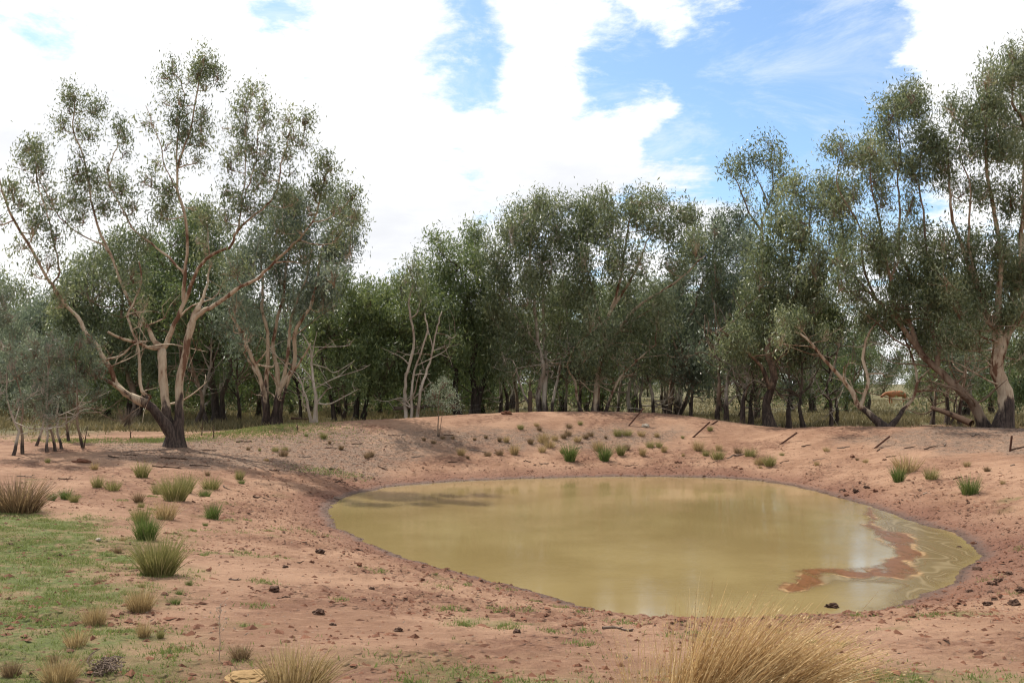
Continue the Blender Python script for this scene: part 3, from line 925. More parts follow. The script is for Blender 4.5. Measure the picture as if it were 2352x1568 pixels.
px_tree('leaning_box_tree', 'green box tree with one thin dark trunk leaning left', (772, 966), 42, [
    ([(772, 966), (760, 920), (748, 860), (740, 800), (737, 750), (750, 700), (780, 660)], .12, .03, .3), ([(742, 820), (770, 770), (800, 720), (840, 680)], .06, .02, 1)],
    [(785, 665, 45, 28), (840, 680, 45, 28), (750, 730, 45, 40), (810, 730, 50, 40), (860, 740, 45, 40), (780, 800, 50, 40), (840, 810, 50, 40), (740, 800, 36, 40), (800, 865, 50, 32)], 'dark', 'green', low_h=2.5, dup=2, thick=1.6, tone=.12)
px_tree('box_tree', 'low green box tree between the leaning trunk and the pale stems', (822, 962), 44, [
    ([(815, 962), (818, 900), (825, 840), (840, 780), (870, 720)], .17, .03, .4), ([(830, 962), (850, 890), (890, 830), (930, 790)], .13, .03, -.8), ([(822, 870), (790, 830), (770, 800)], .07, .02, 1)],
    [(885, 680, 40, 24), (930, 660, 32, 26), (870, 730, 55, 36), (925, 730, 45, 40), (960, 770, 40, 40), (890, 795, 60, 40), (840, 850, 50, 36), (920, 850, 55, 36), (960, 840, 36, 36), (880, 895, 45, 22, .6)], 'dark', 'green', low_h=2, dup=2, thick=1.8, tone=.06)
px_tree('slender_gum', 'three slender pale stems with a small bare-branched top beside the sapling', (945, 957), 40.5, [
    ([(934, 957), (936, 900), (938, 850), (944, 780), (940, 700), (943, 650), (944, 620)], .105, .025, 0.3), ([(946, 957), (952, 900), (958, 840), (972, 760), (976, 720)], .075, .03, -.4),
    ([(956, 957), (964, 905), (972, 860), (992, 790), (1008, 750), (1018, 715)], .085, .025, .2), ([(990, 795), (984, 760), (980, 735)], .04, .015, .3), ([(942, 740), (958, 720), (966, 690)], .04, .012, -.3)],
    [(943, 618, 22, 16), (930, 640, 16, 12), (955, 655, 18, 14), (966, 682, 14, 12)], 'grey', 'olive', low_h=.2, dup=1)
px_tree('spreading_box_tree', 'broad dark-stemmed box tree with yellow-green top, right of the pale stems', (1082, 950), 44, [
    ([(1062, 950), (1048, 890), (1025, 830), (1000, 770), (985, 710)], .2, .03, -.8), ([(1080, 950), (1086, 880), (1085, 800), (1078, 720), (1065, 640), (1040, 600)], .22, .03, .4),
    ([(1096, 950), (1112, 870), (1125, 800), (1130, 720), (1112, 640), (1098, 560)], .2, .025, 1), ([(1030, 845), (980, 820), (920, 815), (870, 820)], .09, .03, -.6), ([(1060, 930), (1000, 880), (940, 875)], .08, .03, .8),
    ([(1040, 620), (1015, 585), (1005, 555)], .04, .012, .2)],
    [(1005, 547, 28, 10), (1012, 575, 26, 16, .7), (1098, 535, 30, 16), (1085, 565, 36, 26), (1040, 605, 45, 30), (985, 620, 36, 30), (1095, 610, 45, 36), (1010, 660, 50, 40), (1070, 670, 60, 45), (965, 690, 40, 40), (1120, 690, 40, 50), (1000, 730, 60, 45), (1070, 750, 60, 45),
     (950, 770, 45, 40), (1020, 800, 60, 40), (1110, 780, 45, 45), (1070, 840, 55, 40), (975, 850, 50, 36), (1130, 840, 36, 36, .8), (900, 830, 40, 30), (1020, 890, 45, 26, .7), (870, 870, 36, 26, .7)], 'dark', 'green', low_h=3, dup=2, thick=2, tone=.08)

px_tree('twin_stemmed_gum', 'tall gum with two straight white stems behind the middle of the bank', (1250, 948), 43, [
    ([(1246, 948), (1242, 880), (1236, 800), (1228, 720), (1222, 640), (1215, 560), (1225, 490)], .15, .03, -.4), ([(1256, 948), (1252, 880), (1248, 790), (1250, 700), (1256, 620), (1266, 540), (1280, 490)], .15, .03, .6),
    ([(1266, 948), (1285, 880), (1296, 800), (1300, 700), (1300, 600)], .09, .03, 1.2), ([(1236, 800), (1200, 740), (1170, 680), (1160, 600)], .07, .02, -1), ([(1230, 948), (1200, 890), (1175, 830)], .08, .03, -1.2)],
    [(1235, 470, 46, 22), (1195, 490, 36, 24), (1285, 480, 36, 24), (1165, 530, 36, 32), (1230, 520, 60, 36), (1300, 530, 42, 36), (1150, 590, 40, 40), (1210, 590, 55, 40), (1275, 600, 55, 40), (1150, 660, 42, 40), (1215, 670, 55, 40), (1290, 670, 50, 40), (1145, 730, 40, 40),
     (1195, 750, 50, 40), (1280, 740, 45, 36), (1160, 800, 40, 36), (1300, 790, 36, 36, .8), (1215, 820, 40, 30, .6)], 'grey', 'olive', low_h=1.2, dup=2, thick=2)
px_tree('forked_gum', 'gum with one long cream limb reaching right over the bank, in mid grove', (1370, 948), 42.5, [
    ([(1362, 948), (1372, 880), (1384, 815), (1396, 760), (1406, 700), (1422, 620), (1440, 540), (1450, 490)], .19, .025, .4), ([(1384, 815), (1420, 750), (1470, 700), (1530, 662), (1580, 625), (1620, 590)], .12, .025, -1.2),
    ([(1404, 710), (1440, 655), (1470, 610), (1490, 550), (1520, 500)], .09, .02, .8), ([(1396, 760), (1370, 700), (1350, 620), (1345, 540)], .09, .02, 1.2), ([(1352, 948), (1325, 900), (1305, 850), (1318, 800)], .1, .03, -1),
    ([(1378, 948), (1420, 885), (1450, 840), (1500, 790)], .1, .03, -.8)],
    [(1395, 465, 40, 22), (1345, 480, 36, 24), (1450, 458, 42, 20), (1510, 470, 40, 22), (1560, 490, 32, 26), (1340, 525, 46, 36), (1400, 520, 50, 36), (1470, 510, 46, 32), (1540, 530, 40, 32), (1590, 500, 22, 20, .8), (1335, 590, 42, 42), (1400, 590, 50, 40), (1460, 590, 36, 30, .6),
     (1590, 560, 36, 32), (1340, 660, 42, 42), (1430, 660, 36, 28, .7), (1540, 610, 36, 28, .7), (1360, 730, 46, 40), (1450, 740, 46, 36), (1510, 720, 45, 40), (1340, 800, 40, 36), (1420, 810, 42, 32, .8), (1500, 790, 45, 36), (1380, 860, 40, 24, .5)], 'gum', 'olive', low_h=1.0, dup=2, thick=2)
px_tree('tangled_gum', 'grey-green gum with tangled limbs, right of the long cream limb', (1540, 948), 46, [
    ([(1535, 948), (1545, 880), (1560, 800), (1580, 720), (1620, 640), (1640, 560)], .17, .03, .5), ([(1548, 948), (1590, 870), (1640, 800), (1680, 720), (1700, 620)], .13, .03, -1), ([(1560, 800), (1530, 750), (1540, 690)], .08, .02, 1)],
    [(1640, 520, 46, 26), (1695, 520, 40, 24), (1600, 560, 36, 36), (1660, 570, 55, 36), (1720, 570, 36, 36), (1570, 640, 46, 40), (1640, 640, 55, 40), (1700, 640, 46, 40), (1550, 710, 42, 40), (1620, 715, 55, 40), (1690, 720, 50, 40), (1560, 790, 46, 40), (1640, 800, 55, 36), (1600, 855, 46, 26, .7)],
    'brown', 'grey', low_h=1.2, dup=2, thick=2.2)
px_tree('emergent_gum', 'tall thin gum whose open crown stands alone against the blue sky', (1738, 958), 47, [
    ([(1738, 958), (1742, 850), (1746, 740), (1748, 640), (1752, 530), (1764, 480), (1776, 420), (1780, 365)], .19, .02, .3), ([(1752, 535), (1728, 495), (1706, 455), (1690, 415), (1672, 392)], .08, .015, -.8),
    ([(1764, 480), (1745, 430), (1735, 400), (1722, 375)], .05, .013, .8), ([(1774, 430), (1795, 405), (1812, 395)], .04, .012, .3)],
    [(1772, 340, 36, 18), (1735, 358, 30, 18), (1700, 380, 26, 16), (1675, 388, 20, 16), (1795, 370, 20, 18), (1712, 398, 26, 16), (1760, 372, 24, 16, .7), (1802, 395, 14, 12, .7), (1715, 455, 16, 14, .8), (1735, 490, 18, 14, .7), (1785, 460, 28, 22), (1800, 430, 24, 16)], 'brown', 'olive', low_h=1.2, dup=1, dens=.9)
px_tree('dark_trunk_gum', 'gum with thick dark trunk showing above the dip in the bank', (1770, 978), 38, [
    ([(1768, 978), (1764, 900), (1770, 820), (1790, 740), (1830, 660), (1850, 560), (1860, 480)], .24, .03, .6), ([(1780, 900), (1740, 830), (1700, 790), (1660, 760)], .12, .03, -1), ([(1772, 800), (1820, 730), (1890, 650), (1930, 560), (1930, 480)], .13, .03, -.8), ([(1780, 760), (1750, 680), (1745, 600)], .1, .03, 1)],
    [(1825, 435, 46, 20), (1900, 425, 46, 24), (1860, 460, 55, 30), (1930, 465, 50, 32), (1790, 510, 46, 32), (1850, 525, 55, 40), (1920, 540, 50, 40), (1750, 570, 42, 40), (1810, 590, 55, 40), (1880, 610, 55, 40), (1740, 640, 45, 40), (1800, 665, 55, 40), (1870, 690, 50, 40), (1720, 710, 45, 40),
     (1780, 740, 50, 36), (1690, 770, 45, 36), (1750, 800, 46, 34), (1850, 760, 45, 34, .8), (1820, 820, 45, 28, .7)], 'brown', 'olive', low_h=2.2, dup=2, thick=1.8, tone=.05)
px_tree('leaning_gum', 'gum leaning far left with an upright second limb, rooted at the back of the bank', (2035, 982), 34.5, [
    ([(2038, 984), (2010, 955), (1980, 930), (1955, 900), (1920, 860), (1885, 815), (1850, 770), (1800, 745)], .16, .03, .8), ([(1984, 930), (1988, 880), (1986, 820), (1990, 770), (2020, 735)], .09, .03, .6),
    ([(2040, 982), (2075, 945), (2098, 915), (2102, 880), (2092, 830), (2086, 770)], .10, .03, 1), ([(2100, 890), (2130, 850), (2170, 820)], .045, .014, .4), ([(1900, 835), (1870, 800), (1840, 795), (1800, 790)], .04, .012, -.4)],
    [(1800, 735, 36, 22), (1840, 750, 36, 22), (1990, 720, 45, 30), (2040, 715, 40, 28), (2086, 750, 40, 28), (2150, 805, 36, 22), (1900, 770, 30, 20, .7), (1790, 785, 30, 18, .7)], 'gum', 'olive', low_h=.6, dup=1, thick=1)
px_tree('raking_gum', 'gum with a long raking trunk slanting left from the foot of the right-hand giant', (2268, 980), 34.5, [
    ([(2268, 984), (2235, 930), (2185, 875), (2125, 815), (2065, 748), (2015, 695), (1965, 640), (1915, 600)], .24, .03, .6), ([(2065, 748), (2052, 680), (2030, 590), (2012, 500), (1998, 420), (1990, 370)], .10, .02, -.8),
    ([(2110, 800), (2090, 720), (2085, 620), (2075, 520), (2065, 400), (2075, 290)], .12, .02, 1), ([(2150, 840), (2140, 760), (2130, 660), (2125, 560), (2120, 440), (2115, 330)], .11, .02, .2),
    ([(2015, 695), (1985, 610), (1965, 520), (1940, 430), (1925, 370)], .06, .014, -.4)],
    [(2088, 222, 34, 18), (2060, 262, 46, 32), (2112, 252, 36, 30), (1923, 340, 38, 14), (1994, 338, 40, 22), (1965, 368, 38, 22), (2035, 310, 36, 24), (2060, 370, 44, 32), (2115, 335, 40, 32), (2100, 400, 34, 24), (2010, 410, 34, 24, .8), (2030, 460, 28, 26, .6), (2090, 470, 28, 28, .6),
     (1960, 440, 30, 22, .7), (2000, 545, 45, 32), (2060, 560, 46, 32), (2120, 560, 42, 32), (1950, 600, 40, 30), (2020, 620, 50, 36), (2090, 630, 50, 36), (1970, 670, 40, 30), (2060, 690, 46, 32), (2130, 690, 46, 34), (2110, 760, 40, 28, .8), (1930, 650, 36, 28, .8)], 'brown', 'olive', low_h=.6, dup=2, thick=1.4, lscale=1.18, dens=1.05)
px_tree('giant_gum', 'tallest gum, with thick rust-and-grey trunk at the right edge of the photo', (2300, 982), 34, [
    ([(2300, 986), (2300, 920), (2296, 860), (2300, 800)], .34, .22, 0), ([(2300, 800), (2326, 710), (2342, 610), (2350, 500), (2345, 380), (2335, 260), (2330, 170)], .19, .025, -.4),
    ([(2297, 830), (2274, 750), (2240, 660), (2210, 570), (2190, 470), (2180, 360), (2185, 270)], .15, .02, .8), ([(2300, 800), (2296, 700), (2290, 600), (2275, 480), (2262, 360), (2258, 240), (2270, 190)], .16, .02, -.9),
    ([(2312, 770), (2345, 720), (2385, 650), (2420, 560), (2430, 420)], .12, .03, .5), ([(2240, 660), (2230, 560), (2225, 470), (2220, 370), (2215, 300)], .07, .015, -.6)],
    [(2330, 130, 34, 20), (2270, 175, 42, 22), (2318, 180, 42, 32), (2370, 150, 40, 40), (2185, 248, 26, 18), (2214, 280, 38, 30), (2262, 250, 40, 32), (2300, 265, 46, 38), (2350, 270, 42, 42), (2140, 330, 34, 26), (2172, 370, 42, 34), (2235, 335, 46, 36), (2300, 345, 46, 38), (2360, 360, 44, 44),
     (2200, 440, 36, 28, .7), (2260, 440, 36, 30, .7), (2320, 450, 40, 32, .8), (2390, 470, 44, 44), (2170, 560, 46, 30), (2230, 570, 46, 32), (2290, 570, 50, 32), (2350, 570, 44, 36), (2170, 640, 46, 34), (2240, 640, 50, 36), (2310, 640, 50, 36), (2380, 650, 46, 44), (2200, 710, 46, 32), (2270, 720, 45, 30),
     (2340, 720, 45, 36), (2190, 775, 42, 28, .8), (2350, 800, 36, 36), (2250, 790, 36, 26, .6)], 'gum', 'olive', low_h=1.1, dup=2, thick=1.5, flare=.5, lscale=1.17, dens=1.1)

# slim trees standing between the traced ones
px_tree('grey_dead_tree', 'leafless silver-grey double stem standing left of the leaning dark trunk', (722, 968), 37.5, [
    ([(726, 968), (724, 920), (722, 870), (714, 830), (705, 800), (690, 770)], .10, .02, .2), ([(718, 968), (708, 925), (696, 890), (680, 860), (665, 850)], .07, .015, -.4), ([(722, 880), (700, 850), (676, 838), (660, 835)], .04, .01, .3), ([(712, 825), (722, 790), (728, 760)], .03, .01, .2)],
    [], 'grey', 'olive', low_h=.05)
TRUNKS = [(452, 962, 42, 'brown'), (475, 962, 43, 'grey'), (548, 968, 46, 'brown'), (690, 962, 45, 'dark'), (790, 958, 45, 'brown'), (1148, 938, 50, 'grey'), (1162, 936, 50, 'brown'), (1190, 945, 46, 'brown'), (1215, 945, 47, 'grey'),
          (1300, 945, 47, 'grey'), (1418, 945, 47, 'grey'), (1450, 946, 46, 'grey'), (1475, 946, 46, 'grey'), (1500, 948, 45, 'grey'), (1585, 950, 44, 'brown'), (1645, 960, 42, 'brown'), (1668, 962, 42, 'grey'), (1706, 968, 41, 'grey'),
          (1725, 972, 41, 'dark'), (1812, 985, 39, 'grey'), (1848, 985, 38, 'dark'), (1908, 978, 39, 'grey'), (1918, 975, 42, 'dark'), (2140, 970, 43, 'brown'), (2176, 972, 42, 'brown'), (2205, 975, 40, 'brown'), (1330, 948, 45, 'brown')]
where = ['behind the big pale gum', 'close behind the big pale gum', 'between the big pale gum and the many-stemmed gum', 'right of the many-stemmed gum', 'right of the leaning dark trunk', 'left of a short blackened forked trunk', 'with blackened foot, left of the white stems',
         'just left of the white twin stems', 'close beside the white twin stems', 'right of the white twin stems', 'third right of the long-limbed gum', 'fourth right of the long-limbed gum', 'with blackened foot, beside the slanting picket', 'right of the slanting picket',
         'left of the bank dip, farthest of its cluster', 'left of the bank dip, nearer the picket', 'left of the bank dip, beside a thick trunk', 'left of the thick dark trunk', 'right against the thick dark trunk', 'above the dip in the bank',
         'standing thick and dark right of the bank dip', 'right of the bank dip, behind the leaning gum', 'second behind the leaning gum', 'between the leaning gum and the raking trunk', 'under the raking trunk', 'close left of the giant gum', 'left of the long-limbed gum']
kinds_ = {'dark': 'dark-barked', 'brown': 'brown-barked', 'grey': 'grey-barked'}
for (x, y, d, bk), wh in zip(TRUNKS, where):
    lean = rng.uniform(-28, 28); top = rng.uniform(640, 760)
    x2, x3 = x + lean * .5, x + lean * 1.4
    st = [([(x, y), (x + lean * .15, y - 60), (x2, y - 130), (x3, top + 30)], rng.uniform(.09, .15), .025, rng.uniform(-.5, .5))]
    for q in range(rng.integers(3, 7)):
        u = rng.uniform(.18, .8); sx = np.interp(u, [0, .2, .5, 1], [x, x + lean * .15, x2, x3]); sy = y + (top + 30 - y) * u
        s = rng.choice([-1, 1])
        st.append(([(sx, sy), (sx + s * rng.uniform(15, 30), sy - rng.uniform(20, 45)), (sx + s * rng.uniform(25, 55), sy - rng.uniform(60, 110))], .045, .015, rng.uniform(-1, 1)))
    lb = [(x3 + rng.normal(0, 26), top + rng.uniform(-10, 110), rng.uniform(28, 42), rng.uniform(22, 32), rng.uniform(.5, .9)) for q in range(4)] + [(x3 + rng.normal(0, 34), y - rng.uniform(60, 130), rng.uniform(24, 36), rng.uniform(16, 24), .5) for q in range(1)]
    px_tree('slim_gum', f'slim {kinds_[bk]} gum {wh}', (x, y), d, st, lb, bk, rng.choice(['olive', 'grey', 'green']), low_h=rng.uniform(.8, 2.6), dup=1, thick=1.4, tone=-.08)

# saplings at the left edge
SAP = [(28, 1040, 26.0, 'nearest the left edge, with blackened foot'), (52, 1036, 26.4, 'with curved grey stem, second from the left edge'), (108, 1030, 27.2, 'with straight thin stem, third from the left edge'), (128, 1026, 27.5, 'leaning left, middle of the sapling row'),
       (142, 1022, 28.2, 'slanting left behind the middle of the sapling row'), (192, 1018, 28.6, 'tallest, last of the row towards the big pale gum'), (80, 1018, 29, 'wispy, set back behind the row'), (158, 1000, 31, 'small, farthest back of the row')]
for i, (x, y, d, wh) in enumerate(SAP):
    top = rng.uniform(800, 850) - (30 if i == 5 else 0)
    wv = rng.normal(0, 7, 4)
    lean = -22 if i in (3, 4) else rng.uniform(-8, 8)
    st = [([(x, y), (x + wv[0] + lean * .3, y - 55), (x + wv[1] + lean * .7, y - 120), (x + lean + wv[2], top + 20), (x + lean + wv[3], top - 20)], .045, .012, rng.uniform(-.3, .3))]
    lb = [(x + lean + rng.normal(0, 26), top + rng.uniform(-45, 125), rng.uniform(18, 30), rng.uniform(14, 22), .42) for q in range(8)]
    if i == 0:
        lb += [(10, 690, 36, 26, .6), (-15, 730, 36, 30, .7), (30, 720, 20, 16, .5)]
    px_tree('gum_sapling', f'thin gum sapling {wh}', (x, y), d, st, lb, 'brown' if i % 2 else 'grey', 'grey', low_h=.35, dup=1, flare=.3, group='saplings at the left edge', leaf_len=.085, tangle=2)
px_tree('bank_sapling', 'lone sapling with pale round leaves on the face of the bank', (1006, 992), 33.3, [
    ([(1006, 992), (1008, 960), (1010, 930), (1014, 900), (1018, 880)], .028, .008, 0), ([(1008, 955), (1020, 938), (1036, 930)], .014, .006, -.2), ([(1009, 935), (998, 918), (985, 912)], .012, .006, .2)],
    [(1020, 882, 22, 12, .5), (1000, 905, 24, 12, .5), (1030, 905, 22, 12, .5), (985, 912, 16, 10, .5), (1012, 925, 26, 10, .4), (1042, 932, 20, 10, .35)], 'brown', 'grey', low_h=.1, flare=.1, leaf_len=.085, tone=.35, tangle=0)

# ------------------------------------------------------------------ trees further back: four kinds, repeated
def back_tree(name, h, spread, stems, bk, lk, L, lowc=.25):
    T = Tree(name, (0, 0, 0), bk, lk, L, h * .14)
    for k in range(stems):
        a = rng.uniform(0, 6.28); sp = spread * rng.uniform(.3, .95)
        T.limb([(.15 * k, 0, -.15), (np.cos(a) * sp * .2, np.sin(a) * sp * .2, h * .25), (np.cos(a) * sp * .6, np.sin(a) * sp * .6, h * .55), (np.cos(a) * sp, np.sin(a) * sp, h * .85)], rng.uniform(.11, .19), .03, 'trunk', flare=.4)
    for k in range(int(17 + spread * 2)):
        a = rng.uniform(0, 6.28); q = rng.uniform(0, 1) ** .5
        z = h * (lowc + (0.94 - lowc) * rng.uniform(0, 1) ** .8)
        ww = spread * (1.05 - .45 * abs(z / h - .62) * 2)
        T.lobe((np.cos(a) * q * ww, np.sin(a) * q * ww, z), np.array([1, 1, .72]) * rng.uniform(.8, 1.25) * spread * .36, .62, rng.normal(0, .08))
    return T.done()


protos = [back_tree('background_gum', 9.0, 3.0, 4, 'grey', 'olive', .25, .28), back_tree('background_gum', 7.6, 2.8, 4, 'brown', 'green', .25, .08),
          back_tree('background_gum', 10.5, 3.0, 2, 'grey', 'far', .30, .06), back_tree('background_gum', 7.0, 3.4, 3, 'brown', 'far', .30, .06)]
spots = []
for x in np.linspace(-90, 2440, 40):
    spots.append((x + rng.normal(0, 22), rng.uniform(50, 76), 0))
for x in np.linspace(-60, 1120, 14):
    spots.append((x + rng.normal(0, 18), rng.uniform(47, 56), 2))
for x in np.linspace(-140, 2500, 56):
    spots.append((x + rng.normal(0, 20), rng.uniform(105, 160), 1))
ORD = ['first', 'second', 'third', 'fourth', 'fifth', 'sixth', 'seventh', 'eighth', 'ninth', 'tenth', 'eleventh', 'twelfth', 'thirteenth', 'fourteenth', 'fifteenth', 'sixteenth', 'seventeenth', 'eighteenth', 'nineteenth', 'twentieth']
for i in range(20, 60):
    tens = {2: 'twenty', 3: 'thirty', 4: 'forty', 5: 'fifty'}[i // 10]
    ORD.append(f'{tens}-{ORD[i % 10]}' if True else '')
ORD = ORD[:20] + [({2: 'twenty', 3: 'thirty', 4: 'forty', 5: 'fifty'}[(i + 1) // 10] + '-' + ORD[(i + 1) % 10 - 1]) if (i + 1) % 10 else {3: 'thirtieth', 4: 'fortieth', 5: 'fiftieth', 6: 'sixtieth'}[(i + 1) // 10] for i in range(20, 60)]
used_p = set(); cnt = [0, 0]
spots = [(x + (60 if x >= 2062 else -60) * (far == 0 and abs(x - 2062) < 60), d, far) for x, d, far in spots]   # keep the sight line to the cow open
spots.sort(key=lambda q: q[0])
for (x, d, far) in spots:
    low = far == 2; far = far % 2
    k = 1 if low else int(rng.choice([0, 1, 0, 1, 2])) if not far else int(rng.choice([2, 3, 3]))
    o = protos[k] if k not in used_p else copy_tree(protos[k])
    used_p.add(k)
    p = at(x, 900, d)
    o.location = (p[0], d, float(land(np.array([p[0]]), np.array([d]))[0]))
    o.rotation_euler = (0, 0, rng.uniform(0, 6.28))
    s = rng.uniform(.8, 1.1) * (1.05 if far else .76 if low else .95)
    o.scale = (s, s, s * rng.uniform(.9, 1.1))
    cnt[far] += 1
    if far:
        tag(o, f'far pale-green tree beyond the paddock, {ORD[cnt[1] - 1]} from the left', 'tree', 'far tree line beyond the paddock')
    else:
        tag(o, f'shaded gum just behind the front trees of the grove, {ORD[cnt[0] - 1]} from the left', 'tree', 'gums in the back of the grove')
for k in range(4):
    if k not in used_p:
        for ch in list(protos[k].children): bpy.data.objects.remove(ch)
        bpy.data.objects.remove(protos[k])
print('LEAVES', N_LEAVES)

# ------------------------------------------------------------------ grasses
def blade_mat(name, c0, c1, c2, trans=0.3, rough=0.6):
    m, t = material(name)
    tone = t.n('ShaderNodeAttribute', attribute_name='tone').outputs['Fac']
    col = t.ramp(tone, [(0.0, c0), (0.5, c1), (1.0, c2)])
    b = t.n('ShaderNodeBsdfPrincipled', i_Base_Color=col, i_Roughness=rough)
    b.inputs['Specular IOR Level'].default_value = 0.3
    tr = t.n('ShaderNodeBsdfTranslucent', i_Color=col)
    mx = t.n('ShaderNodeMixShader', x0=trans, x1=b.outputs[0], x2=tr.outputs[0])
    t.n('ShaderNodeOutputMaterial', x0=mx.outputs[0])
    return m


GRASS = {
    'green': blade_mat("fresh_grass", (0.07, 0.105, 0.024), (0.125, 0.180, 0.042), (0.32, 0.28, 0.12)),
    'olive': blade_mat("olive_grass", (0.125, 0.125, 0.04), (0.25, 0.235, 0.08), (0.44, 0.355, 0.17)),
    'straw': blade_mat("straw_grass", (0.19, 0.13, 0.06), (0.42, 0.305, 0.145), (0.56, 0.43, 0.23)),
    'brown': blade_mat("brown_grass", (0.10, 0.066, 0.04), (0.235, 0.155, 0.08), (0.40, 0.29, 0.155)),
    'lawn': blade_mat("short_green_grass", (0.105, 0.135, 0.036), (0.185, 0.225, 0.06), (0.32, 0.31, 0.13)),
    'field': blade_mat("paddock_grass", (0.085, 0.08, 0.034), (0.185, 0.15, 0.07), (0.33, 0.26, 0.13)),
    'giant': blade_mat("tall_seeding_grass", (0.24, 0.13, 0.055), (0.50, 0.33, 0.145), (0.70, 0.54, 0.30), 0.38),
}


def strips(bag, base, tipdir, length, width, bend, segs=3, tone=None, mat=0):
    """curved tapering blades: base (n,3), tipdir (n,3) unit start direction, bend (n,3) added with the square of the way along"""
    n = len(base)
    side = np.cross(tipdir, rng.normal(0, 1, (n, 3)))
    side /= np.linalg.norm(side, axis=1)[:, None] + 1e-9
    rows = []
    for k in range(segs + 1):
        u = k / segs
        p = base + tipdir * (length * u)[:, None] + bend * (length * u * u)[:, None]
        wd = (width * (1 - u) ** 0.7 * 0.5 + 0.0004)[:, None]
        rows.append(np.stack([p - side * wd, p + side * wd], 1))
    V = np.stack(rows, 1).reshape(n, -1, 3)
    k = (segs + 1) * 2
    f = []
    for q in range(segs):
        f.append([2 * q, 2 * q + 1, 2 * q + 3, 2 * q + 2])
    F = (np.array(f)[None] + (np.arange(n) * k)[:, None, None]).reshape(-1, 4)
    tn = tone if tone is not None else rng.uniform(0, 1, n)
    bag.add(V.reshape(-1, 3), F, mat, np.repeat(np.clip(tn, 0, 1), k))


def tussock_mesh(name, kind, n=260, spread=0.55, h=1.0, upright=0.6, wd=0.018, dry=0.12):
    """unit-height tussock"""
    bag = Bag()
    a = rng.uniform(0, 6.283, n); r = spread * 0.45 * rng.uniform(0, 1, n) ** 0.6
    base = np.stack([np.cos(a) * r, np.sin(a) * r, np.full(n, -0.03)], -1)
    out = np.stack([np.cos(a), np.sin(a), np.zeros(n)], -1) * (r / (spread * 0.45))[:, None]
    d = out * rng.uniform(0.15, 0.75, (n, 1)) * (1.3 - upright) + rng.normal(0, 0.16, (n, 3))
    d[:, 2] = rng.uniform(0.7, 1.1, n)
    d /= np.linalg.norm(d, axis=1)[:, None]
    L = h * rng.uniform(0.45, 1.08, n)
    bend = out * rng.uniform(0.05, 0.4, (n, 1)) + rng.normal(0, 0.08, (n, 3))
    bend[:, 2] -= rng.uniform(0.0, 0.25, n)
    tn = rng.beta(2, 2.6, n) * 0.75
    tn = np.where(rng.uniform(0, 1, n) < dry, rng.uniform(.8, 1, n), tn)
    strips(bag, base, d, L, np.full(n, wd) * rng.uniform(.7, 1.3, n), bend, 3, tn)
    return bag.build(name, [GRASS[kind]])


TUFT = {}
for kind in ('green', 'olive', 'straw', 'brown'):
    TUFT[kind] = [tussock_mesh('grass_tussock', kind, 300, .62, 1, .75, .026, .1), tussock_mesh('grass_tussock', kind, 260, .95, 1, .6, .028, .2), tussock_mesh('grass_tussock', kind, 360, .8, 1, .7, .022, .15)]
first_use = {(k, i): True for k in TUFT for i in range(3)}
